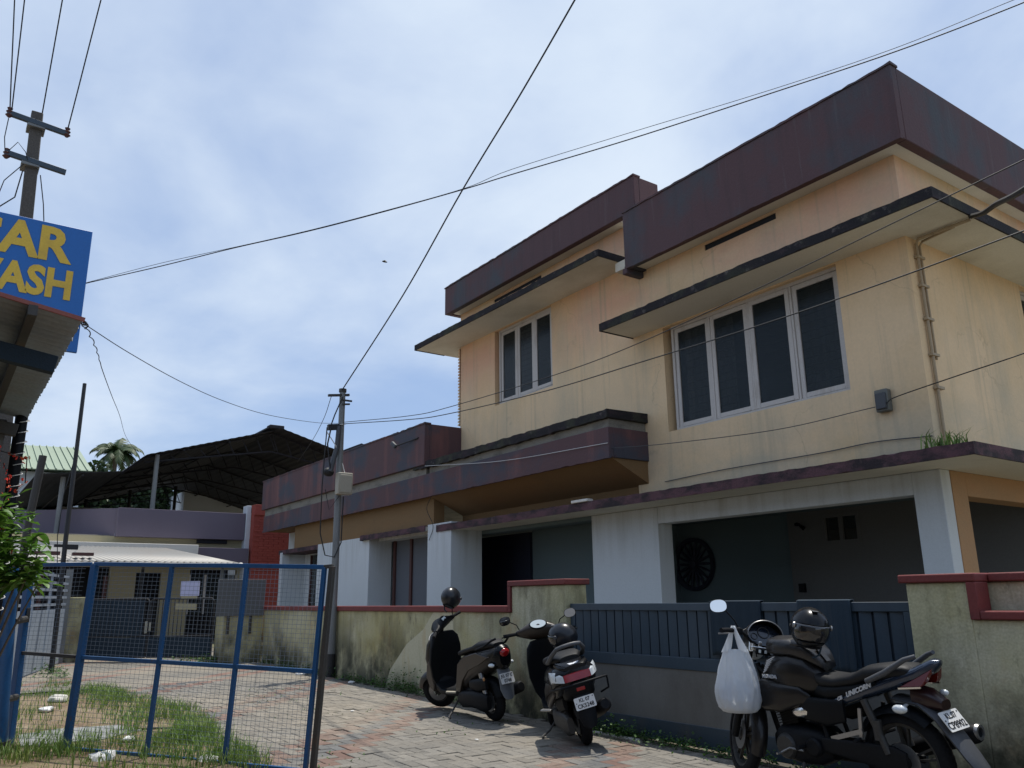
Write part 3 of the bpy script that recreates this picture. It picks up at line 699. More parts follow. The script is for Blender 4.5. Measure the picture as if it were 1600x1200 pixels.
hp('column', MB().box((-4.80, 8.90, 0), (-4.46, 9.21, 2.505)), K['orange'], bevel=.008, label='orange plastered half of the corner column')
hp('beam', MB().box((-4.72, 9.21, 2.24), (-4.462, 15, 2.505)), K['orange'], bevel=.008)
pw = MB(); x0, x1, z0, z1 = -7.78, -7.13, 1.97, 2.44
for a, b in (((x0, 11.34, z0), (x0+.06, 11.42, z1)), ((x1-.06, 11.34, z0), (x1, 11.42, z1)), ((x0+.06, 11.34, z1-.06), (x1-.06, 11.42, z1)), ((x0+.06, 11.34, z0), (x1-.06, 11.42, z0+.06)), ((-7.485, 11.34, z0+.06), (-7.425, 11.42, z1-.06))): pw.box(a, b)
pwo = hp('window', pw, K['greywall'])
for a, b in ((-7.72, -7.485), (-7.425, -7.19)): hp('pane', MB().box((a, 11.38, 2.03), (b, 11.39, 2.38)), K['pane'], parent=pwo)
hp('switch_box', MB().box((-8.28, 11.30, 1.27), (-8.18, 11.36, 1.40)), K['black'], bevel=.006)
hp('wall_lamp_bracket', MB().tube([(-8.10, 11.35, 2.26), (-8.10, 11.22, 2.30), (-7.98, 11.15, 2.22)], .018).ell((-8.12, 11.2, 2.31), (.05, .04, .03)), K['black'])
# meter box and plaster coloured pipes at the corner
mbx = hp('meter_box', MB().box((-5.045, 8.61, 3.215), (-4.885, 8.70, 3.475)), K['meter'], bevel=.015)
hp('meter_box_cover', MB().box((-5.03, 8.585, 3.24), (-4.90, 8.612, 3.43)), K['greyplastic'], bevel=.012, parent=mbx)
pp = MB().tube([(-4.44, 8.86, 2.62), (-4.44, 8.86, 5.13), (-4.40, 8.84, 5.17), (-3.80, 8.84, 5.175)], .019)
pipe = hp('pipe', pp, K['pipe'])
pp = MB().tube([(-4.445, 8.945, 3.75), (-4.445, 8.94, 5.12), (-4.40, 8.93, 5.165), (-4.0, 8.87, 5.172)], .014)
for z in (3.4, 3.78, 4.2, 4.6, 4.95): pp.box((-4.468, 8.82, z), (-4.415, 8.97, z + .03))
hp('pipe', pp, K['pipe'])
hp('plaster_patch', MB().box((-9.80, 7.97, 2.622), (-9.42, 8.10, 2.665)), K['whitesheet'], bevel=.01)
# street lamp arm on the low parapet
la = thing('parapet_lamp', 'small beige flood lamp on a black arm fixed to the low maroon parapet', 'lamp', (-14.5, 7.85, 4.40))
obj('arm', MB().tube([(0, -.01, .02), (-.25, -.04, 0), (-.75, -.12, -.04)], .016), K['cable'], la)
obj('lamp_head', MB().bar((-.77, -.12, -.06), (-.90, -.15, .05), .07, .09), K['greyplastic'], la, bevel=.02)
# round wheel ornament in the porch
wo = thing('wheel_ornament', 'round dark wheel shaped ornament with many spokes on the porch wall', 'ornament', (-10.50, 11.40, 1.79))
mb = MB().lathe([(.40, -.05), (.47, -.08), (.47, 0), (.40, 0)], axis='Y', n=40, closed=True); obj('rim', mb, K['doorwood'], wo)
mb = MB().lathe([(.001, -.09), (.07, -.08), (.08, 0), (.001, 0)], axis='Y', n=16); obj('hub', mb, K['doorwood'], wo)
sp_me = None
for k in range(18):
    a = 2*PI*k/18; mb = MB().tube([(.07*math.cos(a), -.04, .07*math.sin(a)), (.25*math.cos(a), -.045, .25*math.sin(a)), (.41*math.cos(a), -.04, .41*math.sin(a))], [.012, .026, .016], 6)
    obj('spoke', mb, K['doorwood'], wo)
# grass tuft growing on the sunshade corner
def blades(n, cx, cy, cz, sx, sy, h, seed=1, w=.006, lean=.5):
    ra = random.Random(seed); mb = MB()
    for _ in range(n):
        x = cx + ra.gauss(0, sx); y = cy + ra.gauss(0, sy); hh = h*ra.uniform(.45, 1.15); a = ra.uniform(0, 2*PI); l = hh*lean*ra.uniform(.2, 1.3)
        dx, dy = math.cos(a), math.sin(a); px, py = -dy*w, dx*w
        z = cz(x, y) if callable(cz) else cz
        mb.add([(x-px, y-py, z), (x+px, y+py, z), (x+dx*l*.35+px*.8, y+dy*l*.35+py*.8, z+hh*.6), (x+dx*l*.35-px*.8, y+dy*l*.35-py*.8, z+hh*.6), (x+dx*l, y+dy*l, z+hh*(1 - .25*lean))], [(0,1,2,3), (3,2,4)])
    return mb
setp(obj('grass_tuft', blades(90, -4.15, 8.25, 2.60, .11, .10, .24, 3, .007, .8), K['grass'], angle=0), 'green grass tuft growing on the sunshade at the house corner', 'grass tuft')

# ================================================================== COMPOUND WALL
YW = 5.85
cw = thing('compound_wall', 'mossy plastered compound wall with red brown cap left of the sliding gate', 'wall', (-12.8, YW, gz(-12.8)))
def cp(par, name, mb, m, bevel=.008, label=None): return obj(name, mb, m, par, world=True, bevel=bevel, label=label)
cp(cw, 'wall_panel', MB().box((-17.35, YW, -.3), (-8.37, YW + .18, 1.055)), K['wall'], .006)
# irregular newer plaster patch standing a few millimetres proud
pt = [(-11.8, -.2), (-11.55, .22), (-11.05, .60), (-10.55, .82), (-10.28, 1.05), (-9.75, 1.05), (-9.72, .6), (-9.80, .1), (-9.9, -.2)]
cp(cw, 'plaster_patch', MB().prism(pt, YW - .004, YW + .02), K['patchwall'], .003, 'paler newer plaster patch with a jagged left edge')
cp(cw, 'cap', MB().box((-17.37, YW - .035, 1.056), (-8.43, YW + .215, 1.135)), K['cap'], .01)
cp(cw, 'gate_pier', MB().box((-8.37, YW - .004, -.3), (-7.33, YW + .30, 1.36)), K['wall'], .01)
cp(cw, 'cap', MB().box((-8.43, YW - .035, 1.361), (-7.30, YW + .33, 1.425)), K['cap'], .01)
cp(cw, 'cap', MB().box((-8.43, YW - .032, 1.057), (-8.371, YW + .2, 1.361)), K['cap'], .006)
cr = thing('compound_wall', 'greenish plastered wall with stepped red brown cap behind the motorcycle', 'wall', (-1.5, YW, gz(-1.5)))
cp(cr, 'wall_panel', MB().box((-2.93, YW, -.5), (3.0, YW + .18, 1.035)), K['wall'], .006)
cp(cr, 'gate_pier', MB().box((-3.37, YW - .004, -.5), (-2.93, YW + .30, 1.285)), K['wall'], .01)
cp(cr, 'gate_pier', MB().box((-2.93, YW + .182, -.5), (-2.58, YW + .42, 1.285)), K['wall'], .01)
cp(cr, 'cap', MB().box((-3.41, YW - .035, 1.286), (-2.86, YW + .33, 1.345)), K['cap'], .01)
cp(cr, 'cap', MB().box((-2.859, YW + .14, 1.287), (-2.54, YW + .45, 1.345)), K['cap'], .01)
cp(cr, 'cap', MB().box((-2.928, YW - .032, 1.037), (-2.86, YW + .14, 1.285)), K['cap'], .006)
cp(cr, 'cap', MB().box((-2.859, YW - .035, 1.037), (3.0, YW + .215, 1.095)), K['cap'], .01)

# ================================================================== SLIDING GATE
GY = 5.90
gt = thing('sliding_gate', 'long blue grey sliding gate with vertical slats above a plain grey sheet', 'gate', (-5.35, GY, gz(-5.35)))
G0, G1 = -7.32, -3.38
def gp(name, mb, m, bevel=.004): return obj(name, mb, m, gt, world=True, bevel=bevel)
gp('top_rail', MB().box((G0, GY, 1.085), (G1, GY + .05, 1.155)), K['gate'])
gp('middle_rail', MB().box((G0, GY, .555), (G1, GY + .05, .665)), K['gate'])
gp('bottom_rail', MB().box((G0, GY, -.10), (G1, GY + .05, .085)), K['gate'])
for x in (G0, G1 - .07): gp('stile', MB().box((x, GY + .002, .085), (x + .07, GY + .048, 1.085)), K['gate'])
sheet = MB(); nx = 40; rr = []
for k in range(nx + 1):
    x = G0 + .07 + (G1 - G0 - .14)*k/nx
    rr.append([Vector((x, GY + .012 + .006*mnoise.noise(Vector((x*2.2, z*3, 1))), z)) for z in (.085, .2, .32, .44, .555)])
for i in range(nx):
    for j in range(4): sheet.add([rr[i][j], rr[i+1][j], rr[i+1][j+1], rr[i][j+1]], [(0,1,2,3)])
obj('sheet_panel', sheet, K['gatesheet'], gt, world=True)
gp('gap_shade_sheet', MB().box((G0 + .07, GY + .040, .665), (G1 - .07, GY + .044, 1.085)), K['gapshade'], 0)  # added dark sheet, makes the slat gaps look shaded
sl_me = MB().box((-.047, 0, 0), (.047, .018, .42)).fn(lambda p: (p.x, p.y + (.016 if p.x > 0 else 0), p.z)).mesh('slat', 30); sl_me.materials.append(K['gate'])
ns = 30
for k in range(ns):
    x = G0 + .07 + (k + .5)*(G1 - G0 - .14)/ns
    o = bpy.data.objects.new('slat', sl_me); col.objects.link(o); o.parent = gt; o.location = Vector((x, GY + .012, .665)) - Vector(gt.location)
    o.rotation_euler = (0, 0, random.uniform(-.06, .06))
def cloth(x0, x1, z0, zt, m, label, nm='towel', seed=1):
    mb = MB(); nu, nv = 22, 10
    V = []
    for j in range(nv + 4):
        for i in range(nu + 1):
            x = x0 + (x1 - x0)*i/nu; w = .007*math.sin(x*60 + seed) + .004*math.sin(x*131)
            if j <= nv: y = GY - .016 + w*(1 - j/nv*.7); z = z0 + (zt - z0)*j/nv + .008*math.sin(x*23 + seed)*(1 - j/nv)
            else: y = GY - .01 + .07*(j - nv)/3; z = zt + .008*math.sin(PI*(j - nv)/3) - (0 if j < nv+3 else .15)
            V.append((x, y, z))
    F = [(j*(nu+1)+i, j*(nu+1)+i+1, (j+1)*(nu+1)+i+1, (j+1)*(nu+1)+i) for j in range(nv+3) for i in range(nu)]
    o = solo(nm, mb.add(V, F), m, label, 'towel'); s = o.modifiers.new('thick', 'SOLIDIFY'); s.thickness = .005; return o
cloth(-5.28, -4.72, .70, 1.168, K['cloth_dark'], 'plain dark towel hung over the gate behind the motorcycle handlebars', seed=2)
cloth(-4.35, -3.86, .62, 1.170, K['cloth_grey'], 'grey striped towel hung over the gate beside the glossy helmet', seed=5)

# ================================================================== TWO WHEELERS
def wheel(par, c, R, w, rim_r, spokes, rim_m, name='wheel', sp_w=.022, steer=None):
    """rim with spokes as the part, tyre and hub as its sub parts; axis along y"""
    S = steer or (lambda mb: mb)
    c = Vector(c)
    mb = MB()
    mb.lathe([(rim_r - .022, -w*.36), (rim_r, -w*.40), (rim_r + .006, -w*.36), (rim_r - .010, 0), (rim_r + .006, w*.36), (rim_r, w*.40), (rim_r - .022, w*.36), (rim_r - .030, 0)], c, 'Y', 36, closed=True)
    for k in range(spokes):
        a = 2*PI*k/spokes + .3
        d = Vector((math.cos(a), 0, math.sin(a))); t = Vector((-math.sin(a), 0, math.cos(a)))
        for s in (-1, 1): mb.bar(c + d*.03 + t*.012*s, c + d*(rim_r - .015) + t*sp_w*s, .014, .022, (0, 1, 0))
    o = obj(name, S(mb), rim_m, par)
    prof = []
    for k in range(11):
        a = -PI*.5 + PI*k/10; prof.append((rim_r + (R - rim_r)*max(0, math.cos(a))**.75, math.sin(a)*w/2))
    mb = MB().lathe([(rim_r - .004, -w*.38)] + prof + [(rim_r - .004, w*.38)], c, 'Y', 40, closed=True)
    # tread blocks, slightly proud
    for k in range(44):
        a = 2*PI*k/44
        for s in (-1, 1):
            y0, y1 = (.006*s, w*.36*s)
            p = []
            for yy, aa in ((y0, a + .02), (y1, a + .075), (y1, a + .135), (y0, a + .08)):
                rr = rim_r + (R - rim_r)*max(0, math.cos(math.asin(min(.99, abs(yy)/(w/2)))))**.75 + .0035
                p.append(c + Vector((rr*math.cos(aa), yy, rr*math.sin(aa))))
            mb.add(p, [(0,1,2,3)])
    obj('tyre', S(mb), K['rubber'], o)
    obj('hub', S(MB().lathe([(.001, -w*.55), (.035, -w*.55), (.045, -w*.3), (.045, w*.3), (.035, w*.55), (.001, w*.55)], c, 'Y', 18)), K['engine_grey'], o)
    obj('brake_disc', S(MB().lathe([(.05, w*.50), (.11, w*.50), (.11, w*.54), (.05, w*.54)], c, 'Y', 24, closed=True)), K['alloy'], o)
    return o
def arc_fender(c, R, w, a0, a1, n=14, drop=.03, taper=1.0):
    """thin shell over a wheel, in the xz plane, angles in degrees from +x"""
    c = Vector(c); mb = MB(); rings = []
    m = 9
    for i in range(n + 1):
        f = i/n; a = math.radians(a0 + (a1 - a0)*f); ww = w*(1 - (1 - taper)*abs(2*f - 1)**2)
        ring = []
        for k in range(m):
            y = -ww + 2*ww*k/(m - 1); r = R - drop*(abs(y)/ww)**3
            ring.append(c + Vector((r*math.cos(a), y, r*math.sin(a))))
        inner = []
        for k in range(m - 1, -1, -1):
            y = (-ww + 2*ww*k/(m - 1))*.94; r = R - .006 - drop*(abs(y)/ww)**3
            inner.append(c + Vector((r*math.cos(a), y, r*math.sin(a))))
        rings.append(ring + inner)
    return mb.loft(rings)
def plate(par, o, lines, w=.20, h=.12, tilt=0.25, flat_dir=-1, sizes=(.042, .046), flip=False):
    """number plate facing backwards; o = centre in local space"""
    n = Vector((-math.cos(tilt), 0, math.sin(tilt)))
    xa = Vector((0, -1, 0)) if not flip else Vector((0, 1, 0))
    ya = n.cross(xa) if not flip else n.cross(xa)
    if ya.z < 0: ya = -ya
    M = frame(xa, ya, o)
    r = .010; pts = []
    for cx, cy, a0 in ((w/2-r, h/2-r, 0), (-w/2+r, h/2-r, 90), (-w/2+r, -h/2+r, 180), (w/2-r, -h/2+r, 270)):
        for k in range(4): a = math.radians(a0 + 30*k); pts.append((cx + r*math.cos(a), cy + r*math.sin(a)))
    p = obj('number_plate', MB().prism(pts, -.002, .002, 'XY').xf(M), K['plate'], par)
    t = MB()
    for k, (s, sz) in enumerate(zip(lines, sizes)):
        q = text_mb(s, sz, .0011, .0008, sx=.95); q.fn(lambda v: v + Vector((0, h*.23 - k*h*.47, .003))); t.add(q.v, q.f)
    obj('lettering', t.xf(M), K['ink'], p, angle=0)
    b = MB()
    for sx in (-1, 1): b.lathe([(.001, .0022), (.005, .0022), (.005, .0045), (.001, .0045)], (sx*w*.42, h*.36 if sx > 0 else h*.05, 0), 'Z', 8)
    obj('plate_bolts', b.xf(M), K['ink'], p)
    return p
def mirror(par, stem, c, nrm, rw=.055, rh=.042, m='black'):
    """stem points, head centre and the direction the glass faces"""
    st = obj('mirror', MB().tube(stem, .0055, 8), K[m], par)
    n = Vector(nrm).normalized(); xa = Vector((0, 0, 1)).cross(n).normalized(); ya = n.cross(xa)
    M = frame(xa, ya, c)
    rings = []
    for z, s in ((-.030, .45), (-.022, .80), (-.008, .98), (.003, 1.0), (.005, .95)):
        rings.append([Vector((rw*s*math.copysign(abs(math.cos(2*PI*k/24))**.8, math.cos(2*PI*k/24)), rh*s*math.copysign(abs(math.sin(2*PI*k/24))**.8, math.sin(2*PI*k/24)), z)) for k in range(24)])
    obj('mirror_shell', MB().loft(rings).xf(M), K['black'], st)
    ring = [Vector((p.x*.93, p.y*.93, .0065)) for p in rings[3]]
    obj('mirror_glass', MB().loft([[Vector((p.x, p.y, .0045)) for p in ring], ring]).xf(M), K['mirror'], st)
    return st

def scooter(loc, rot, label, style):
    dio = style == 'dio'
    t = thing('scooter', label, 'scooter', loc, rot, 'scooters parked along the compound wall')
    P1 = K['grey_paint'] if dio else K['black_paint']
    R = .215; ax = .62
    steer_a = 0.62 if dio else -0.28
    st0 = Vector((.44, 0, .70)); sax = Vector((-.44, 0, .9)).normalized()
    RS = Matrix.Translation(st0) @ Matrix.Rotation(steer_a, 4, sax) @ Matrix.Translation(-st0)
    S = lambda mb: mb.xf(RS)
    wheel(t, (-ax, 0, R), R, .098, .135, 5, K['engine_grey'])
    wheel(t, (ax, 0, R), R, .090, .135, 5, K['engine_grey'], steer=S)
    # front fork, fender
    f = MB()
    for s in (-1, 1): f.tube([(ax, s*.075, R), (ax - .02, s*.075, R + .13), (.50, s*.05, .50), (.47, 0, .62)], .018)
    obj('front_fork', S(f), K['engine_grey'], t)
    obj('front_fender', S(arc_fender((ax, 0, R), .265, .082, 15, 175, drop=.07, taper=.55)), K['grey_paint'] if dio else P1, t)
    # body
    if dio:
        b = [sect(-.97,.73,.775,.05), sect(-.90,.65,.80,.10), sect(-.78,.55,.795,.145,2.8), sect(-.60,.47,.765,.165,2.8), sect(-.42,.40,.735,.165,2.8), sect(-.26,.31,.70,.155,2.8), sect(-.16,.28,.66,.14,2.8), sect(-.12,.30,.62,.12)]
    else:
        b = [sect(-.94,.58,.71,.13,2.4), sect(-.88,.53,.755,.19,2.6), sect(-.74,.46,.765,.215,2.8), sect(-.55,.38,.755,.215,2.8), sect(-.36,.31,.74,.20,2.8), sect(-.22,.28,.71,.165,2.8), sect(-.15,.28,.66,.14,2.8), sect(-.12,.30,.62,.12)]
    obj('body_panel', MB().loft(b), P1, t, angle=50)
    if dio:   # pale lower side panel, one on each side
        for s in (-1, 1):
            pl = [(-.86,.70),(-.62,.74),(-.36,.69),(-.20,.60),(-.14,.42),(-.10,.30),(-.20,.29),(-.28,.42),(-.44,.54),(-.66,.61)]
            mb = MB(); n = len(pl)
            def yy(x, z): return s*(.152 + .02*max(0, 1 - abs(x + .45)/.45))
            V = [(x, yy(x, z), z) for x, z in pl] + [(x, yy(x, z) - s*.03, z) for x, z in pl]
            mb.add(V, [tuple(range(n)), tuple(range(2*n-1, n-1, -1))] + [(i, i+n, (i+1)%n+n, (i+1)%n) for i in range(n)])
            obj('side_panel', mb, K['brown_paint'], t, bevel=.008)
    # seat
    if dio: s_ = [sect(-.86,.785,.835,.075), sect(-.78,.765,.865,.115,3), sect(-.60,.745,.850,.135,3), sect(-.48,.735,.800,.14,3), sect(-.30,.70,.765,.135,3), sect(-.16,.67,.735,.11,3), sect(-.10,.66,.71,.07)]
    else: s_ = [sect(-.80,.765,.815,.09), sect(-.72,.755,.845,.135,3), sect(-.55,.745,.845,.155,3), sect(-.40,.735,.815,.155,3), sect(-.22,.715,.795,.14,3), sect(-.10,.69,.77,.11,3), sect(-.04,.68,.74,.06)]
    obj('seat', MB().loft(s_), K['seat'], t, angle=50)
    # footboard, tunnel, leg shield
    fb = MB().loft([sect(-.22,.24,.31,.14,6), sect(-.05,.235,.30,.165,6), sect(.22,.235,.30,.17,6), sect(.36,.27,.36,.15,6), sect(.42,.34,.46,.13,6)])
    obj('footboard', fb, K['black'], t, bevel=.01)
    ls = [sectz(.30,.41,.035,.13,3,24,.05), sectz(.42,.44,.05,.185,3,24,.07), sectz(.58,.43,.055,.215,3,24,.09), sectz(.74,.40,.06,.205,3,24,.09), sectz(.86,.37,.06,.175,3,24,.07), sectz(.92,.35,.045,.12,3,24,.04)]
    obj('leg_shield', MB().loft(ls), K['black'], t, angle=50)
    nose = [sectz(.36,.50,.03,.06), sectz(.48,.53,.06,.13), sectz(.62,.52,.08,.16), sectz(.78,.47,.08,.15), sectz(.90,.41,.06,.10)]
    obj('front_apron', MB().loft(nose), P1, t, angle=50)
    if dio:
        for s in (-1, 1):
            pl = [(.44,.62),(.52,.55),(.56,.42),(.50,.30),(.40,.25),(.38,.33),(.42,.45)]
            n = len(pl); V = [(x, s*.165, z) for x, z in pl] + [(x, s*.11, z) for x, z in pl]
            obj('apron_side', MB().add(V, [tuple(range(n)), tuple(range(2*n-1, n-1, -1))] + [(i, i+n, (i+1)%n+n, (i+1)%n) for i in range(n)]), K['brown_paint'], t, bevel=.012)
    # handlebar cover with instrument, grips, levers
    def hsec(y, xc, zc, rx, rz, n=18): return [Vector((xc + rx*math.cos(2*PI*k/n) - .35*rz*math.sin(2*PI*k/n), y, zc + rz*math.sin(2*PI*k/n))) for k in range(n)]
    hc = [hsec(-.235,.29,1.0,.025,.024), hsec(-.18,.30,1.0,.045,.038), hsec(-.10,.33,1.01,.085,.062), hsec(0,.345,1.015,.105,.072), hsec(.10,.33,1.01,.085,.062), hsec(.18,.30,1.0,.045,.038), hsec(.235,.29,1.0,.025,.024)]
    if not dio: hc = [hsec(-.235,.29,1.0,.028,.028), hsec(-.18,.30,1.0,.055,.050), hsec(-.10,.33,1.005,.095,.085), hsec(0,.345,1.01,.115,.098), hsec(.10,.33,1.005,.095,.085), hsec(.18,.30,1.0,.055,.050), hsec(.235,.29,1.0,.028,.028)]
    hb = obj('handlebar_cover', S(MB().loft(hc)), K['black'] if dio else K['brown_paint'], t, angle=60)
    obj('steering_column', S(MB().tube([(.44,0,.70), (.39,0,.88), (.35,0,.98)], .045, 12)), K['black'], t)
    M = frame((0, -1, 0), (.55, 0, .80), (.250, 0, 1.075) if not dio else (.265, 0, 1.06))
    ds = (.082, .046) if not dio else (.06, .045)
    rings = [[Vector((ds[0]*s*math.cos(2*PI*k/24), ds[1]*s*math.sin(2*PI*k/24), z)) for k in range(24)] for z, s in ((-.03, 1.25), (0, 1.2), (.006, 1.08))]
    obj('instrument_rim', S(MB().loft(rings).xf(M)), K['black'], hb)
    if dio: dm = MB().box((-.040, -.028, .004), (.040, .030, .009)).xf(M)
    else: dm = MB().loft([[Vector((ds[0]*math.cos(2*PI*k/24), ds[1]*math.sin(2*PI*k/24), z)) for k in range(24)] for z in (.004, .009)]).xf(M)
    obj('instrument_face', S(dm), K['dial'], hb, bevel=.004 if dio else 0)
    hl = MB().ell((.435, 0, 1.0), (.03, .075, .045), 18, 10) if not dio else MB().ell((.52, 0, .80), (.05, .09, .06), 18, 10)
    obj('headlight', S(hl) if not dio else hl, K['clearlens'], t)
    for s in (-1, 1):
        obj('grip', S(MB().tube([(.285, s*.235, 1.0), (.265, s*.30, .998), (.245, s*.375, .995)], [.017, .018, .019], 12)), K['rubber'], t)
        obj('brake_lever', S(MB().tube([(.315, s*.22, 1.0), (.345, s*.25, .992), (.335, s*.32, .985), (.30, s*.40, .98)], .0065, 8)), K['alloy'] if dio and s > 0 else K['black'], t)
        obj('switch_block', S(MB().bar((.29, s*.20, 1.0), (.282, s*.245, 1.0), .05, .045)), K['black'], t, bevel=.006)
    if not dio:
        mirror_st = [(( .31, s*.20, 1.02), (.31, s*.23, 1.09), (.29, s*.30, 1.13)) for s in (-1, 1)]
        for s, stem in zip((-1, 1), mirror_st):
            q = [RS @ Vector(p) for p in stem]
            mirror(t, q, RS @ Vector((.285, s*.345, 1.145)), (-1, -s*.25, -.16 if s > 0 else .05), .062, .046)
    else:
        q = [Vector((.36, -.16, 1.02)), Vector((.345, -.165, 1.10)), Vector((.32, -.155, 1.17))]
        mirror(t, q, Vector((.30, -.14, 1.20)), (-1, .2, 0), .045, .035)
    # tail
    if dio:
        obj('tail_light', MB().ell((-.945, 0, .735), (.045, .070, .050), 18, 10), K['redlens'], t)
        obj('tail_end', MB().loft([sect(-.965,.60,.79,.07), sect(-.93,.56,.815,.10), sect(-.86,.58,.80,.11)]), K['black_paint'], t)
        for s in (-1, 1): obj('indicator', MB().ell((-.865, s*.125, .615), (.05, .028, .022), 14, 8).tube([(-.86, s*.05, .615), (-.86, s*.13, .615)], .01), K['clearlens'], t)
        gr = [(-.62, .15, .77), (-.78, .145, .81), (-.90, .11, .87), (-.93, .07, .885)]
        for s in (-1, 1): obj('grab_rail', MB().tube([(x, s*y, z) for x, y, z in gr], .012, 8), K['black'], t)
        pz = .47; px = -.955
        obj('reflector', MB().ell((-.73, .155, .47), (.022, .010, .022), 12, 8), K['amber'], t)
    else:
        rings = []
        for y in (-.125, -.06, 0, .06, .125):
            x0 = -.962 + .16*y*y*4
            rings.append([Vector((x0 + .06, y, .60)), Vector((x0, y, .615)), Vector((x0 + .012, y, .675)), Vector((x0 + .05, y, .70)), Vector((x0 + .10, y, .66))])
        obj('tail_light', MB().loft(rings), K['redlens'], t)
        for s in (-1, 1):
            rings = []
            for f in range(5):
                y = s*(.128 + .088*f/4); x0 = -.950 + .12*(f/4)**1.6; zb = .600 + .015*f/4; zt = .70 + .018*f/4
                rings.append([Vector((x0 + .06, y, zb)), Vector((x0, y, zb + .015)), Vector((x0 + .012, y, zt - .03)), Vector((x0 + .05, y, zt)), Vector((x0 + .10, y, zt - .04))])
            obj('indicator', MB().loft(rings), K['clearlens'], t)
        obj('tail_panel', MB().loft([sect(-.935,.70,.745,.10), sect(-.88,.70,.77,.145,3), sect(-.76,.72,.785,.155,3)]), K['black_paint'], t)
        obj('emblem', MB().add([(-.925,-.035,.752),(-.925,.035,.752),(-.905,.055,.765),(-.90,.0,.760),(-.905,-.055,.765)], [(0,1,2,3,4)]).fn(lambda p: p), K['silver_print'], t)
        g = [(-.50, .155, .765), (-.66, .165, .79), (-.80, .155, .85), (-.885, .11, .905), (-.905, .06, .915)]
        gl = MB().tube([(x, y, z) for x, y, z in g] + [(-.908, 0, .917)] + [(x, -y, z) for x, y, z in reversed(g)], [.016,.024,.020,.018,.017,.017,.017,.018,.020,.024,.016], 10)
        obj('grab_rail', gl, K['greyplastic'], t)
        # crash bar round the tail
        cb = [(-.30, .21, .42), (-.55, .245, .50), (-.80, .245, .56), (-.985, .18, .585), (-1.005, 0, .587), (-.99, -.18, .585), (-.93, -.265, .575), (-.89, -.275, .54), (-.90, -.265, .47), (-.84, -.20, .44)]
        obj('crash_bar', MB().tube(cb, .0095, 10), K['black'], t)
        obj('reflector', MB().box((-.962, -.04, .520), (-.945, .04, .55)), K['redlens'], t, bevel=.004)
        obj('tail_end', MB().loft([sect(-.955,.49,.60,.09,3), sect(-.90,.44,.60,.14,3), sect(-.78,.42,.56,.14,3)]), K['black'], t, angle=50)
        pz = .42; px = -.985
        side = MB().loft([sect(-.72,.50,.62,.02,3,20,.195), sect(-.50,.40,.60,.03,3,20,.20), sect(-.28,.33,.52,.025,3,20,.185)])
        obj('side_panel', side, K['brown_paint'], t)
    plate(t, (px, 0, pz), ('KL 07 C', '0748') if dio else ('KL 07', 'CK5248'), .17 if dio else .19, .11 if dio else .105, .30 if dio else .22, sizes=(.044, .048))
    fl = [[Vector((x, s*w, z)) for s, z_ in ((-1, 0), (1, 0))] for x, w, z in ((0,0,0),)]
    rings = []
    for x, z, w in ((px + .06, pz + .10, .075), (px + .02, pz - .02, .085), (px + .02, pz - .11, .082), (px - .005, pz - .19, .062), (px - .01, pz - .215, .035)):
        rings.append([Vector((x, -w, z)), Vector((x - .012, -w*.6, z)), Vector((x - .014, w*.6, z)), Vector((x, w, z)), Vector((x + .012, w, z)), Vector((x + .012, -w, z))])
    obj('mud_flap', MB().loft(rings), K['flap'] if dio else K['black'], t, angle=50)
    # mechanics
    obj('transmission_case', MB().loft([sect(-.74,.15,.29,.03,3,20,.125), sect(-.66,.12,.33,.05,3,20,.13), sect(-.45,.15,.33,.055,3,20,.13), sect(-.22,.13,.31,.05,3,20,.125), sect(-.12,.17,.27,.03,3,20,.12)]), K['engine_grey'] if not dio else K['engine'], t, angle=50)
    eng = MB().loft([sect(-.50,.20,.36,.10,4), sect(-.30,.17,.36,.12,4), sect(-.12,.20,.34,.10,4)])
    obj('engine_block', eng, K['engine'], t)
    obj('rear_hugger', arc_fender((-ax, 0, R), .255, .075, 35, 165, drop=.06), K['black'], t)
    obj('air_cleaner', MB().loft([sect(-.74,.36,.47,.02,3,16,.13), sect(-.60,.33,.47,.045,3,16,.14), sect(-.42,.34,.44,.03,3,16,.13)]), K['black'], t)
    obj('shock_absorber', MB().tube([(-.68, .12, .28), (-.62, .12, .52)], .026, 12), K['alloy'] if dio else K['engine'], t)
    ex = MB().tube([(-.18, -.10, .19), (-.32, -.15, .17), (-.46, -.165, .20)], .016)
    ex.tube([(-.44, -.17, .20), (-.48, -.175, .215), (-.70, -.185, .28), (-.90, -.19, .34), (-.92, -.19, .346)], [.03, .055, .062, .058, .042], 16)
    obj('exhaust', ex, K['engine'], t, angle=50)
    obj('exhaust_cover', MB().loft([[Vector((x, -.19 - .066*math.cos(a), z + .066*math.sin(a))) for a in [-.9 + .2*k for k in range(10)]] + [Vector((x, -.19 - .060*math.cos(a), z + .060*math.sin(a))) for a in [.9 - .2*k for k in range(10)]] for x, z in ((-.56, .24), (-.84, .325))]), K['greyplastic'], t)
    lean = -rot[0]
    obj('side_stand', MB().tube([(-.06, .10, .20), (-.12, .22, .12), (-.16, .31, .31*math.tan(lean) + .012), (-.20, .315, .31*math.tan(lean) + .01)], .011, 8), K['darksteel'], t)
    obj('foot_peg', MB().bar((-.10, .15, .285), (-.02, .235, .30), .05, .018), K['beige'] if dio else K['alloy'], t, bevel=.004)
    return t

sc1 = scooter((-8.535, 5.30, gz(-8.535)), (-.138, 0, 3.13), 'dark grey scooter with bronze side panels and a helmet hung at its handlebar', 'dio')
sc2 = scooter((-6.788, 5.444, gz(-6.788)), (-.25, 0, 2.70), 'black scooter leaning on its side stand with a big red tail lamp', 'activa')

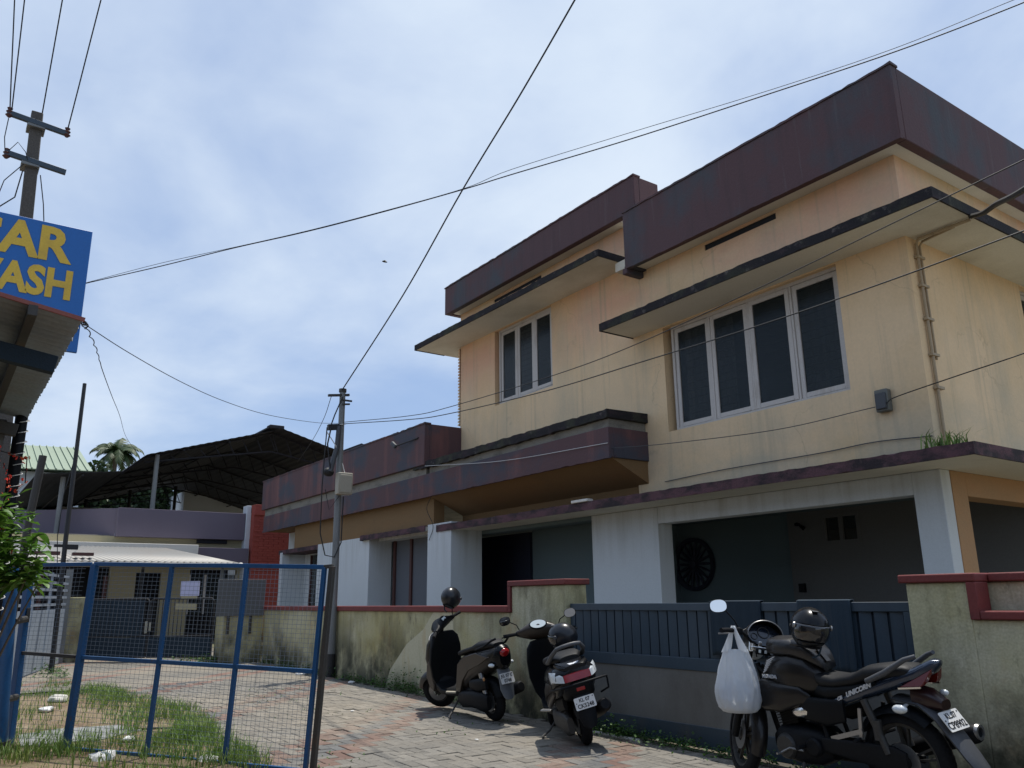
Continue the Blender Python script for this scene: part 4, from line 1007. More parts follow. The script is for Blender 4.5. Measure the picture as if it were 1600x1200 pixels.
# ---------------------------------------------------------------- motorcycle
MC_LOC = (-3.853, 5.36, gz(-3.853)); MC_ROT = (-.085, 0, 3.10)
MCM = Matrix.Translation(MC_LOC) @ Matrix.Rotation(MC_ROT[2], 4, 'Z') @ Matrix.Rotation(MC_ROT[0], 4, 'X')
def motorcycle():
    t = thing('motorcycle', 'charcoal motorcycle with a plastic bag on its left handlebar beside the gate', 'motorcycle', MC_LOC, MC_ROT)
    R = .305; ax = .67
    steer_a = -.55
    st0 = Vector((.46, 0, .80)); sax = Vector((-.42, 0, .9)).normalized()
    RS = Matrix.Translation(st0) @ Matrix.Rotation(steer_a, 4, sax) @ Matrix.Translation(-st0)
    S = lambda mb: mb.xf(RS)
    wheel(t, (-ax, 0, R), R, .105, .235, 5, K['engine_grey'], sp_w=.035)
    wheel(t, (ax, 0, R), R, .085, .235, 5, K['engine_grey'], steer=S, sp_w=.035)
    f = MB()
    for s in (-1, 1):
        f.tube([(ax, s*.085, R - .02), (.585, s*.085, .52)], .027, 12); f.tube([(.585, s*.085, .50), (.42, s*.085, .93)], .018, 12)
        f.tube([(ax, s*.11, R), (ax, s*.08, R)], .022, 10)
    obj('front_fork', S(f), K['engine'], t)
    obj('front_fender', S(arc_fender((ax, 0, R), .345, .068, 25, 200, drop=.05, taper=.8)), K['mc_paint'], t)
    # tank, knee shrouds
    tank = [sect(.36,.74,.82,.05), sect(.31,.69,.90,.115,2.6), sect(.20,.64,.955,.150,2.7), sect(.08,.625,.965,.155,2.8), sect(-.04,.64,.935,.140,2.8), sect(-.13,.66,.86,.105,2.6), sect(-.18,.68,.80,.06)]
    tk = obj('fuel_tank', MB().loft(tank), K['mc_paint'], t, angle=60)
    for s in (-1, 1):
        sh = [sect(.40,.58,.70,.015,2.5,16,s*.14), sect(.32,.53,.76,.03,2.5,16,s*.140), sect(.16,.54,.735,.03,2.5,16,s*.145), sect(.0,.60,.72,.02,2.5,16,s*.140), sect(-.08,.62,.67,.012,2.5,16,s*.125)]
        obj('tank_shroud', MB().loft(sh), K['mc_paint'], t, angle=60)
        # wing of feather strokes and lettering on the tank side
        em = MB()
        for k in range(6):
            z = .800 + k*.016; L_ = .032 + .008*k
            em.add([(.285 - k*.009, s*.1585, z), (.285 - k*.009 - L_, s*.1585, z + .020 + .003*k), (.285 - k*.009 - L_ - .004, s*.1585, z + .028 + .003*k), (.285 - k*.009, s*.1585, z + .010),
                    (.285 - k*.009, s*.150, z), (.285 - k*.009 - L_, s*.150, z + .020 + .003*k), (.285 - k*.009 - L_ - .004, s*.150, z + .028 + .003*k), (.285 - k*.009, s*.150, z + .010)], [(0,1,2,3), (7,6,5,4), (0,4,5,1), (1,5,6,2), (2,6,7,3), (3,7,4,0)])
        obj('wing_emblem', em, K['silver_print'], tk, angle=0)
        q = text_mb('HONDA', .034, .0006, .006); M = frame((-s, 0, 0), (0, 0, 1), (.235, s*.157, .778)); obj('lettering', q.xf(M), K['silver_print'], tk, angle=0)
    obj('tank_cap', MB().lathe([(.001, .970), (.035, .970), (.038, .955), (.001, .955)], (.10, 0, .0), 'Z', 18), K['alloy'], tk)
    # seat
    st = [sect(-.86,.845,.875,.07), sect(-.80,.83,.905,.115,3), sect(-.66,.80,.905,.125,3), sect(-.52,.78,.885,.13,3), sect(-.42,.75,.835,.135,3), sect(-.28,.73,.805,.14,3), sect(-.16,.72,.815,.125,3), sect(-.07,.74,.85,.085,3), sect(-.03,.77,.855,.05)]
    obj('seat', MB().loft(st), K['seat'], t, angle=60)
    us = [sect(-.84,.80,.845,.08,3), sect(-.6,.745,.80,.125,3), sect(-.4,.67,.775,.135,3), sect(-.2,.63,.755,.13,3), sect(-.06,.63,.76,.09,3)]
    obj('seat_base', MB().loft(us), K['black'], t, angle=60)
    # tail cowl and side panels
    tc = [sect(-1.0,.905,.935,.02), sect(-.96,.86,.945,.06), sect(-.86,.80,.90,.10,2.6), sect(-.68,.735,.84,.125,2.8), sect(-.48,.665,.76,.13,2.8), sect(-.30,.60,.70,.125,2.8), sect(-.16,.58,.65,.10,2.6), sect(-.10,.59,.62,.05)]
    cowl = obj('tail_cowl', MB().loft(tc), K['mc_blue'], t, angle=60)
    for s in (-1, 1):
        q = text_mb('CB', .030, .0012, .004, shear=.4, sx=1.1); w1 = q
        q2 = text_mb('UNICORN', .040, .0016, .004, shear=.4, sx=1.15); q2.fn(lambda p: p + Vector((.165, .002, 0)))
        d = Vector((-.40 if s > 0 else .40, 0, .165 if s > 0 else -.165)); M = frame(d, (0, 0, 1), ((-.32, s*.134, .67) if s > 0 else (-.62, s*.134, .795)))
        obj('lettering', w1.xf(M), K['silver_print'], cowl, angle=0); obj('lettering', q2.xf(M), K['silver_print'], cowl, angle=0)
        obj('side_panel', MB().loft([sect(-.34,.52,.66,.012,3,16,s*.13), sect(-.20,.48,.66,.022,3,16,s*.13), sect(-.02,.50,.66,.02,3,16,s*.128), sect(.04,.54,.62,.01,3,16,s*.12)]), K['black'], t, angle=60)
        tl = [(-.77, .775, .120), (-.965, .885, .055), (-.93, .815, .09), (-.905, .785, .10)]
        mb = MB(); V = [(x, s*(y + .006), z) for x, z, y in tl] + [(x, s*(y - .04), z) for x, z, y in tl]
        mb.add(V, [(0,1,2,3), (7,6,5,4), (0,4,5,1), (1,5,6,2), (2,6,7,3), (3,7,4,0)])
        obj('tail_light', mb, K['redlens_dull'], t, bevel=.004)
        obj('tail_light_rim', MB().bar((-.765, s*.128, .768), (-.905, s*.108, .780), .012, .010), K['chrome'], t)
        obj('indicator', MB().tube([(-.76, s*.06, .66), (-.775, s*.15, .655)], .010).ell((-.785, s*.18, .655), (.05, .034, .028), 14, 8), K['clearlens'], t)
        g = [(-.56, s*.150, .80), (-.70, s*.155, .86), (-.84, s*.135, .945), (-.90, s*.10, .965)]
        obj('grab_rail', MB().tube(g, [.018, .020, .016, .013], 10), K['greyplastic'], t, angle=60)
        obj('foot_peg', MB().tube([(.02, s*.13, .33), (.0, s*.25, .335)], .014), K['rubber'], t)
        obj('pillion_peg', MB().tube([(-.42, s*.12, .42), (-.45, s*.22, .43)], .013), K['rubber'], t)
        obj('peg_bracket', MB().bar((-.20, s*.12, .40), (-.46, s*.135, .48), .014, .03).bar((-.44, s*.13, .44), (-.46, s*.13, .62), .014, .024), K['alloy'] if s > 0 else K['engine'], t)
        obj('rear_shock', MB().tube([(-.62, s*.125, .36), (-.50, s*.13, .68)], .024, 12).lathe([(.030, -.06), (.030, .06)], (-.57, s*.127, .50), 'Z', 12), K['engine_grey'], t)
    # rear mudguard, plate
    rings = []
    for x, z, w in ((-.66, .70, .07), (-.84, .68, .075), (-.95, .60, .085), (-1.03, .50, .09), (-1.10, .40, .085), (-1.15, .33, .07), (-1.165, .305, .045)):
        rings.append([Vector((x, -w, z - .012)), Vector((x - .008, -w*.7, z + .006)), Vector((x - .010, 0, z + .012)), Vector((x - .008, w*.7, z + .006)), Vector((x, w, z - .012)), Vector((x + .014, w*.9, z - .018)), Vector((x + .014, -w*.9, z - .018))])
    obj('rear_mudguard', MB().loft(rings), K['greyplastic'], t, angle=60)
    obj('plate_bracket', MB().loft([sect(-.985,.64,.70,.05,3), sect(-.90,.64,.76,.07,3), sect(-.80,.66,.78,.07,3)]), K['darkred'], t)
    obj('plate_lamp', MB().ell((-.95, -.06, .73), (.03, .02, .02), 12, 8), K['clearlens'], t)
    plate(t, (-1.015, 0, .585), ('KL.07', 'CP8902'), .20, .125, .62, sizes=(.050, .060))
    # engine, frame
    fr = MB()
    fr.tube([(.47, 0, .84), (.42, 0, .62), (.34, 0, .32), (.20, 0, .24)], .019, 10)
    for s in (-1, 1):
        fr.tube([(.45, s*.02, .82), (.25, s*.07, .70), (-.10, s*.10, .62), (-.16, s*.11, .40), (-.10, s*.10, .28)], .015, 8)
        fr.tube([(-.12, s*.10, .60), (-.5, s*.10, .72), (-.82, s*.07, .80)], .013, 8)
    obj('frame', fr, K['engine'], t)
    crank = [sect(.32,.26,.38,.09,4), sect(.24,.21,.44,.14,4), sect(.06,.19,.45,.16,4), sect(-.08,.20,.44,.14,4), sect(-.16,.24,.40,.09,4)]
    eng = obj('crankcase', MB().loft(crank), K['engine'], t, angle=50)
    cv = MB().lathe([(.001, .175), (.07, .172), (.085, .155), (.09, .12)], (.17, 0, .31), 'Y', 24); obj('generator_cover', cv, K['engine_grey'], eng)
    cv = MB().lathe([(.001, .165), (.05, .163), (.062, .150), (.065, .12)], (-.06, 0, .33), 'Y', 20); obj('sprocket_cover', cv, K['engine'], eng)
    cyl = MB(); d = Vector((.28, 0, .96)).normalized(); xa = Vector((.96, 0, -.28)).normalized()
    for k in range(11):
        M = frame(xa, (0, 1, 0), Vector((.17, 0, .44)) + d*(.018*k + .012)); w = .085 + (.012 if k % 2 else .0)
        q = MB().box((-w, -w, -.0035), (w, w, .0035)); q.xf(M); cyl.add(q.v, q.f)
    M = frame(xa, (0, 1, 0), Vector((.17, 0, .44))); q = MB().box((-.062, -.062, 0), (.062, .062, .24)); q.xf(M); cyl.add(q.v, q.f)
    obj('cylinder_fins', cyl, K['engine'], t, angle=0)
    obj('carburettor_cover', MB().loft([sect(.10,.515,.56,.012,2.2,14,.115), sect(.05,.505,.595,.03,2.2,14,.12), sect(-.04,.515,.60,.03,2.2,14,.12), sect(-.14,.57,.615,.012,2.2,14,.115)]), K['chrome'], t)
    obj('horn', MB().lathe([(.001, .0), (.035, .002), (.035, .02), (.001, .022)], (.40, .07, .66), 'X', 16).fn(lambda p: p + Vector((.0, 0, 0))), K['alloy'], t)
    ex = MB().tube([(.28, -.06, .55), (.37, -.08, .48), (.36, -.11, .30), (.22, -.14, .20), (-.2, -.16, .21), (-.42, -.17, .27)], .020, 10)
    ex.tube([(-.40, -.175, .26), (-.46, -.18, .29), (-.70, -.19, .37), (-1.02, -.20, .475), (-1.04, -.20, .48)], [.03, .055, .062, .058, .050], 18)
    exo = obj('exhaust', ex, K['engine'], t, angle=50)
    obj('exhaust_tip', MB().lathe([(.030, 0), (.046, .0), (.050, .02), (.034, .02)], (-1.055, -.20, .484), 'X', 18, closed=True), K['alloy'], exo)
    sw = MB()
    for s in (-1, 1): sw.bar((-.10, s*.10, .35), (-.72, s*.095, .30), .03, .05)
    obj('swingarm', sw, K['engine'], t, bevel=.006)
    obj('chain_cover', MB().loft([sect(-.74,.26,.38,.012,4,16,.12), sect(-.66,.23,.41,.018,4,16,.12), sect(-.4,.28,.41,.018,4,16,.12), sect(-.12,.31,.40,.014,4,16,.12)]), K['engine'], t)
    obj('rear_hugger', arc_fender((-ax, 0, R), .345, .075, 30, 130, drop=.05), K['black'], t)
    obj('side_stand', MB().tube([(.06, .11, .24), (.02, .22, .12), (-.02, .32, .34*math.tan(.085) + .012)], .012, 8), K['darksteel'], t)
    obj('gear_lever', MB().tube([(.02, .16, .30), (.12, .18, .31), (.20, .18, .27), (.20, .23, .27)], .008, 8), K['alloy'], t)
    guard = [(.30, .12, .66), (.36, .26, .52), (.33, .30, .36), (.22, .20, .24)]
    # instrument hood, clamp, bars
    rings = []
    for x, s, z in ((.365, 1.0, 1.045), (.40, 1.03, 1.045), (.48, .98, 1.03), (.56, .80, 1.0), (.62, .52, .97), (.645, .2, .955)):
        n = 24; rings.append([Vector((x, .135*s*math.cos(2*PI*k/n), z + (.105 if math.sin(2*PI*k/n) > 0 else .085)*s*math.sin(2*PI*k/n))) for k in range(n)])
    hood = obj('headlight_fairing', S(MB().loft(rings, c0=False)), K['mc_paint'], t, angle=60)
    obj('hood_rim', S(MB().tube([(.362, .137*math.cos(a), 1.045 + (.107 if math.sin(a) > 0 else .087)*math.sin(a)) for a in [PI*(-.05) + PI*1.1*k/20 for k in range(21)]], .0045, 6)), K['alloy'], hood)
    obj('headlight', S(MB().ell((.625, 0, .93), (.05, .095, .075), 20, 12)), K['clearlens'], hood)
    M = frame((0, -1, 0), (.45, 0, .9), (.405, 0, 1.045))
    obj('instrument_panel', S(MB().loft([[Vector((.125*math.cos(2*PI*k/28), .088*math.sin(2*PI*k/28), z)) for k in range(28)] for z in (-.02, 0)]).xf(M)), K['dialdark'], hood)
    dg = MB()
    for cx, cy, r in ((0, .018, .046), (-.075, -.02, .026), (.075, -.02, .026)):
        dg.lathe([(r*.86, .001), (r, .001), (r, .006), (r*.86, .006)], (cx, cy, 0), 'Z', 24, closed=True)
    obj('gauge_rims', S(dg.xf(M)), K['engine_grey'], hood)
    hb = MB().tube([(.27, .36, 1.035), (.33, .26, 1.05), (.375, .17, 1.04), (.385, .10, .985), (.385, 0, .975), (.385, -.10, .985), (.375, -.17, 1.04), (.33, -.26, 1.05), (.27, -.36, 1.035)], .0115, 10)
    obj('handlebar', S(hb), K['black'], t)
    tcl = MB().box((.355, -.105, .925), (.44, .105, .955))
    for s in (-1, 1): tcl.lathe([(.001, .915), (.026, .915), (.026, .985), (.020, .992), (.001, .992)], (.405, s*.085, 0), 'Z', 16).box((.365, s*.035 - .014, .955), (.405, s*.035 + .014, .995))
    obj('triple_clamp', S(tcl), K['chrome'], t, bevel=.004)
    obj('key_console', S(MB().box((.345, -.075, .90), (.37, .075, .945))), K['black'], t, bevel=.01)
    ks = MB()
    for y in (-.045, 0, .045): ks.box((.340, y - .009, .912), (.346, y + .009, .935))
    obj('warning_lamps', S(ks), K['dial'], t)
    for s in (-1, 1):
        obj('grip', S(MB().tube([(.345, s*.235, 1.05), (.30, s*.31, 1.043), (.262, s*.375, 1.033)], [.017, .018, .018], 12)), K['rubber'], t)
        obj('switch_block', S(MB().bar((.365, s*.19, 1.046), (.348, s*.23, 1.05), .05, .05)), K['black'], t, bevel=.008)
        obj('clutch_lever' if s > 0 else 'brake_lever', S(MB().tube([(.385, s*.18, 1.03), (.405, s*.215, 1.03), (.37, s*.30, 1.02), (.335, s*.37, 1.01)], .0065, 8)), K['alloy'], t)
        obj('lever_cable', S(MB().tube([(.40, s*.19, 1.04), (.43, s*.13, 1.075), (.43, s*.07, 1.0), (.44, s*.03, .88)], .005, 6)), K['cable'], t)
    for s in (-1, 1):
        q = [RS @ Vector(p) for p in ((.37, s*.20, 1.06), (.375, s*.24, 1.12), (.375, s*.32, 1.19))]
        mirror(t, q, RS @ Vector((.37, s*.375, 1.21)), (MCM.to_3x3().inverted() @ Vector((.66, -.70, .26))) if s > 0 else RS.to_3x3() @ Vector((-1, .5, .02)), .066, .050)
    return t, RS
mc, MRS = motorcycle()

# ---------------------------------------------------------------- helmets (each rests on its vehicle)
def helmet(loc, rot, label, full=True, glossy=False, sc=1.0, band=None):
    t = thing('helmet', label, 'helmet', loc, rot, 'helmets left on the two wheelers')
    a, b, c = .150*sc, .120*sc, .135*sc
    def shape(p):
        x, y, z = p
        if z < 0: x *= 1 - .10*(z/c)**2; y *= 1 - .12*(z/c)**2
        return Vector((x, y, z))
    mb = MB(); nu, nv = 36, 22
    V = []; 
    for j in range(nv + 1):
        th = PI*.80*j/nv
        for k in range(nu):
            ph = 2*PI*k/nu; p = Vector((a*math.sin(th)*math.cos(ph), b*math.sin(th)*math.sin(ph), c*math.cos(th)*1.0)); V.append(shape(p))
    F = []
    for j in range(nv):
        for k in range(nu):
            k2 = (k+1) % nu; th = PI*.80*(j + .5)/nv; ph = 2*PI*(k + .5)/nu
            zz = math.cos(th); front = math.cos(ph) > .30
            if front and -.52 < zz < .22: continue            # face opening
            if not full and front and zz <= -.52: continue
            F.append((j*nu+k, j*nu+k2, (j+1)*nu+k2, (j+1)*nu+k))
    mb.add(V, F); sh = obj('shell', mb, K['black_paint'] if glossy else K['helmet'], t, angle=60)
    s = sh.modifiers.new('thick', 'SOLIDIFY'); s.thickness = .012; s.offset = -1
    mb = MB(); V = []; F = []
    n1, n2 = 22, 10
    for j in range(n2 + 1):
        zz = .25 - .75*j/n2; th = math.acos(zz)
        for k in range(n1 + 1):
            ph = -1.36 + 2.72*k/n1; p = Vector((a*1.015*math.sin(th)*math.cos(ph), b*1.02*math.sin(th)*math.sin(ph), c*zz)); V.append(shape(p))
    for j in range(n2):
        for k in range(n1): F.append((j*(n1+1)+k, j*(n1+1)+k+1, (j+1)*(n1+1)+k+1, (j+1)*(n1+1)+k))
    vz = obj('visor', mb.add(V, F), K['visor'], t, angle=60); s = vz.modifiers.new('thick', 'SOLIDIFY'); s.thickness = .004
    for sd in (-1, 1): obj('visor_pivot', MB().lathe([(.001, .012), (.018, .010), (.020, 0), (.001, 0)], (.045*sc, 0, .02*sc), 'Y', 16).fn(lambda p: Vector((p.x, sd*(b*.955 + p.y), p.z))), K['alloy'] if glossy else K['greyplastic'], t)
    obj('vent', MB().box((.06*sc, -.022, c*.86), (.10*sc, .022, c*.90)), K['greyplastic'], t, bevel=.004)
    rim = MB().tube([shape(Vector((a*math.sin(PI*.80)*math.cos(2*PI*k/28)*1.0, b*math.sin(PI*.80)*math.sin(2*PI*k/28), c*math.cos(PI*.80)))) for k in range(29)], .007, 8)
    obj('rubber_trim', rim, K['rubber'], t)
    obj('lining', MB().ell((-.01, 0, -.005), (a*.86, b*.86, c*.86), 20, 12), K['cloth_dark'], t)
    obj('strap', MB().tube([(.02, b*.62, -c*.75), (.03, b*.5, -c*1.15), (.03, .02, -c*1.32)], .007, 6), K['cloth_dark'], t)
    return t
helmet((-8.84, 5.27, 1.235), (.15, .30, 2.15), 'satin black helmet hung on the handlebar mirror of the farther scooter', sc=.95)
helmet((-6.64, 5.25, .845), (-.2, .1, -2.55), 'dull black helmet resting on the front of the near scooter seat')
helmet((-3.68, 5.10, .985), (-.12, .12, -.62), 'glossy black full face helmet hung on the motorcycle handlebar', glossy=True, sc=1.08)

# ---------------------------------------------------------------- bag on the tank
mb = MB()
rings = []
for x, hw, hz, zc in ((.30,.05,.02,.965), (.26,.12,.045,.965), (.16,.145,.060,.985), (.04,.145,.062,.98), (-.06,.13,.055,.955), (-.13,.11,.045,.905), (-.18,.07,.03,.865)):
    rings.append(sect(x, zc - hz, zc + hz, hw, 4, 24))
mb.loft(rings)
mb.fn(lambda p: p + Vector((0, 0, .012*mnoise.noise(p*14) + .006*mnoise.noise(p*40))))
tb = thing('tank_bag', 'crumpled black leatherette bag lying over the motorcycle fuel tank', 'bag', MCM @ Vector((0, 0, .96)), MC_ROT)
obj('pouch', mb.fn(lambda p: p - Vector((0, 0, .96))), K['vinyl'], tb, angle=60)
fl = MB(); rr = []
for i in range(9):
    x = .24 - .30*i/8; rr.append([Vector((x, .14 - .28*k/10, .072 + .012*math.cos((k - 5)*.3) + .006*mnoise.noise(Vector((x*20, k*.5, 0))) - (.03 if k in (0, 10) else 0))) for k in range(11)])
fl.loft(rr, False, False, closed=False); fo = obj('flap', fl, K['vinyl'], tb, angle=60); s = fo.modifiers.new('thick', 'SOLIDIFY'); s.thickness = .006
obj('strap', MB().bar((-.12, .02, .01), (-.20, .03, -.07), .04, .012), K['vinyl'], tb)

# ---------------------------------------------------------------- plastic carrier bag on the left grip
hang = MCM @ (MRS @ Vector((.325, .265, 1.065)))
pb = thing('plastic_bag', 'white translucent plastic carrier bag hanging from the motorcycle left grip', 'plastic bag', (hang.x, hang.y, hang.z - .60), (0, 0, .62))
mb = MB(); rings = []; n = 84
PRF = ((0, .09, .05), (.010, .125, .085), (.035, .150, .105), (.09, .162, .112), (.16, .160, .105), (.23, .148, .088), (.30, .130, .068), (.36, .110, .050), (.41, .094, .038), (.445, .085, .030))
def prf(h):
    for a, b in zip(PRF, PRF[1:]):
        if a[0] <= h <= b[0]:
            f = (h - a[0])/(b[0] - a[0]); return [a[i] + (b[i] - a[i])*f for i in (1, 2)]
    return PRF[-1][1:]
for h in [0, .005, .010, .022, .035] + [.05 + .395*k/26 for k in range(27)]:
    hw, hd = prf(h); ring = []
    for k in range(n):
        a = 2*PI*k/n; w = 1 + .085*math.sin(a*7 + h*3) * min(1, h/.35) + .045*math.sin(a*15 + h*5)*min(1, h/.2) + .055*(1 - abs(math.sin(a*6.5 + h*4)))**3*min(1, h/.15) + .08*mnoise.noise(Vector((math.cos(a)*2.5, math.sin(a)*2.5, h*7))) - .055*abs(mnoise.noise(Vector((math.cos(a)*5, math.sin(a)*5, h*11)))) - .03*abs(mnoise.noise(Vector((math.cos(a)*11, math.sin(a)*11, h*26))))
        ring.append(Vector((hw*math.cos(a)*w, hd*math.sin(a)*w, h)))
    rings.append(ring)
mb.loft(rings, True, False)
o = obj('pouch', mb, K['bag'], pb, angle=80); s = o.modifiers.new('thick', 'SOLIDIFY'); s.thickness = .0015
for sd in (-1, 1):
    for q in (-1, 1):
        h = MB(); rr = []
        for f in range(9):
            u = f/8; z = .425 + .19*u; x = sd*(.060*(1 - u)**1.2 + .006); w = .026*(1 - u) + .008; y = q*(.016*(1 - u) + .004)
            rr.append([Vector((x - w, y, z)), Vector((x - w*.3, y + q*.010, z)), Vector((x + w*.4, y + q*.007, z)), Vector((x + w, y, z)), Vector((x, y - q*.004, z))])
        h.loft(rr); obj('handle', h, K['bag'], pb, angle=80)
obj('contents', MB().loft([sect(0, 0, .001, .001)]) if False else MB().ell((0.0, 0, .125), (.135, .09, .105), 20, 12, lambda p: p*(1 + .12*mnoise.noise(p*11))), K['bagin'], pb, angle=60)

# ================================================================== LEFT FOREGROUND: mesh gate, post, shop, plant
A1, B1 = Vector((-8.70, 1.23, 0)), Vector((-6.60, 2.63, 0)); dg_ = (B1 - A1).normalized()
mg = thing('mesh_gate', 'tall blue steel gate with welded wire mesh standing open beside the street', 'gate', (A1.x, A1.y, gz(A1.x)))
def mp_(name, mb, m, bevel=.003, kind=None): return obj(name, mb, m, mg, world=True, bevel=bevel, kind=kind)
def gpt(f, z, shift=0): p = A1.lerp(B1, f); return Vector((p.x, p.y, z)) + dg_*shift
tops = [1.57, 1.535, 1.51, 1.48]; mids = [.74, .715, .69, .665]; bots = [-.03, -.04, -.055, -.07]
FR = [0, .365, .69, 1.0]
for k in range(4):
    sh = .09 if k == 0 else .09
    mp_('stile' if k in (0, 3) else 'post', MB().bar(gpt(FR[k], bots[k]), gpt(FR[k], tops[k], sh), .055 if k == 0 else .034, .055 if k == 0 else .034, dg_), K['bluesteel'])
for nm, zs, shf, w in (('top_rail', tops, .09, .036), ('middle_rail', mids, .045, .034), ('bottom_rail', bots, 0, .034)):
    mb = MB()
    for k in range(3): mb.bar(gpt(FR[k], zs[k], shf), gpt(FR[k+1], zs[k+1], shf), w, w)
    mp_(nm, mb, K['bluesteel'])
# dark end post of the gate frame
mp_('end_post', MB().bar(gpt(1.0, -.06, .07), gpt(1.0, 1.485, .165), .042, .042, dg_).bar(gpt(1.0, 1.482, .09), gpt(1.0, 1.487, .17), .03, .03), K['darksteel'])
def weld(P, za, zb, n_h, n_v, name='wire_mesh'):
    """P(f, t): point at fraction f along, t up"""
    mb = MB()
    for k in range(1, n_h):
        t = k/n_h; mb.tube([P(0, t), P(1, t)], .0019, 4, False)
    for k in range(1, n_v):
        f = k/n_v; mb.tube([P(f, 0), P(f, .5), P(f, 1)], .0013, 4, False)
    return mb
for k in range(3):
    def Pu(f, t, k=k):
        a = gpt(FR[k], mids[k], .045).lerp(gpt(FR[k+1], mids[k+1], .045), f); b = gpt(FR[k], tops[k], .09).lerp(gpt(FR[k+1], tops[k+1], .09), f); return a.lerp(b, t)
    def Pl(f, t, k=k):
        a = gpt(FR[k], bots[k]).lerp(gpt(FR[k+1], bots[k+1]), f); b = gpt(FR[k], mids[k], .045).lerp(gpt(FR[k+1], mids[k+1], .045), f); return a.lerp(b, t)
    mp_('wire_mesh', weld(Pu, 0, 0, 23, 18), K['wire'], 0, kind='stuff'); mp_('wire_mesh', weld(Pl, 0, 0, 20, 18), K['wire'], 0, kind='stuff')
# narrow leaf on the hinge side
A2, B2 = Vector((-9.20, .83, 0)), Vector((-8.75, 1.19, 0))
ml = thing('mesh_gate', 'narrow blue mesh leaf between the thick blue post and the wide gate', 'gate', (A2.x, A2.y, gz(A2.x)))
def lp(f, z, s=0): p = A2.lerp(B2, f); return Vector((p.x, p.y, z)) + (B2 - A2).normalized()*s
def lo(name, mb, m, bevel=.003, kind=None): return obj(name, mb, m, ml, world=True, bevel=bevel, kind=kind)
lo('stile', MB().bar(lp(0, -.05), lp(0, 1.43, -.03), .06, .06), K['bluesteel'])
lo('top_rail', MB().bar(lp(0, 1.575, .06), lp(1, 1.57, .10), .036, .036), K['bluesteel'])
lo('middle_rail', MB().bar(lp(0, .775), lp(1, .745, .05), .030, .030), K['darksteel'])
lo('bottom_rail', MB().bar(lp(0, -.045), lp(1, -.03), .036, .036), K['darksteel'])
lo('wire_mesh', weld(lambda f, t: lp(f, -.04 + t*.80), 0, 0, 20, 12), K['wire'], 0, kind='stuff')
lo('wire_mesh', weld(lambda f, t: lp(f, .77 + t*.80, .05*t), 0, 0, 20, 12), K['wire'], 0, kind='stuff')
lo('hasp', MB().bar(lp(.03, 1.05), lp(.03, 1.18), .03, .04), K['darksteel'])
bp_ = thing('gate_post', 'thick round blue steel post with rust patches at the left edge', 'post', (-9.0, .62, gz(-9)))
obj('post', MB().tube([(0, .10, -.1), (0, .055, .4), (0, .02, 1.0), (0, -.02, 1.6)], .10, 20), K['bluesteel'], bp_)
obj('foot', MB().tube([(0, .105, -.12), (0, .09, .10)], .115, 20), K['darksteel'], bp_)
obj('hinge', MB().tube([(.02, .10, 1.12), (-.15, .20, 1.14)], .03, 10), K['darksteel'], bp_)
obj('hinge', MB().tube([(.02, .12, .45), (-.15, .21, .45)], .03, 10), K['darksteel'], bp_)

# tin canopy of the shop, carried by a taped post, wall and beams
sh = thing('shop_canopy', 'weathered corrugated tin canopy on dark steel beams above the shop front', 'canopy', (-5.6, -.6, gz(-5.6)))
X0, X1, YE, YB = -4.30, -6.95, .455, -3.0; ZE = 2.545; SL = .16
def roofz(y): return ZE + (YE - y)*SL
mb = MB(); nx = 160; pr = []
for k in range(nx + 1):
    x = X0 + (X1 - X0)*k/nx; w = .011*math.cos(k/nx*2*PI*34)
    pr.append([Vector((x, YE + random.uniform(-.004, .004), roofz(YE) + w)), Vector((x, YB, roofz(YB) + w))])
V = []; F = []
for a, b in pr: V += [a, b]
for i in range(nx): F.append((2*i, 2*i+1, 2*i+3, 2*i+2))
o = obj('roof_sheet', mb.add(V, F), K['sheetunder'], sh, world=True, angle=60); s = o.modifiers.new('thick', 'SOLIDIFY'); s.thickness = .004
obj('edge_strip', MB().bar((X0 + .006, YE + .01, roofz(YE) + .005), (X0 + .006, YB, roofz(YB) + .005), .012, .020), K['rededge'], sh, world=True)
obj('beam', MB().bar((-4.62, YE - .06, roofz(YE) - .16), (-4.62, YB, roofz(YB) - .20), .06, .09), K['cloth_dark'], sh, world=True, bevel=.004)
obj('beam', MB().bar((-6.80, YE - .06, roofz(YE) - .12), (-6.80, YB, roofz(YB) - .14), .06, .09), K['darksteel'], sh, world=True, bevel=.004)
obj('beam', MB().bar((-5.75, YE - .25, roofz(YE) - .12), (-5.75, YB, roofz(YB) - .14), .06, .08), K['darksteel'], sh, world=True, bevel=.004)
obj('purlin', MB().bar((X0 + .05, .24, roofz(.24) - .035), (X1 + .03, .24, roofz(.24) - .035), .04, .05), K['darksteel'], sh, world=True)
obj('purlin', MB().bar((X0 + .05, -.55, roofz(-.55) - .035), (X1 + .03, -.55, roofz(-.55) - .035), .04, .05), K['darksteel'], sh, world=True)
pb_ = obj('post', MB().tube([(-6.86, .43, gz(-6.9)), (-6.86, .415, 2.58)], .042, 14), K['black'], sh, world=True)
tp = MB(); zz = gz(-6.9)
tp.tube([(-6.86 + .0440*math.cos(a), .428 + .0440*math.sin(a), .3 + a*.0125) for a in [k*.30 for k in range(600)]], .0035, 4, False)
o = obj('tape_spiral', tp, K['whitetape'], pb_); 
sw_ = thing('shop_wall', 'plain grey rendered shop wall under the tin canopy', 'wall', (-6.9, -1.2, gz(-6.9)))
obj('wall_panel', MB().box((-7.05, -3.2, -.3), (-6.90, .33, 2.52)), K['shopwall'], sw_, world=True, bevel=.006)
obj('shutter_frame', MB().box((-6.898, -3.2, 1.95), (-6.86, .26, 2.10)), K['darksteel'], sw_, world=True)
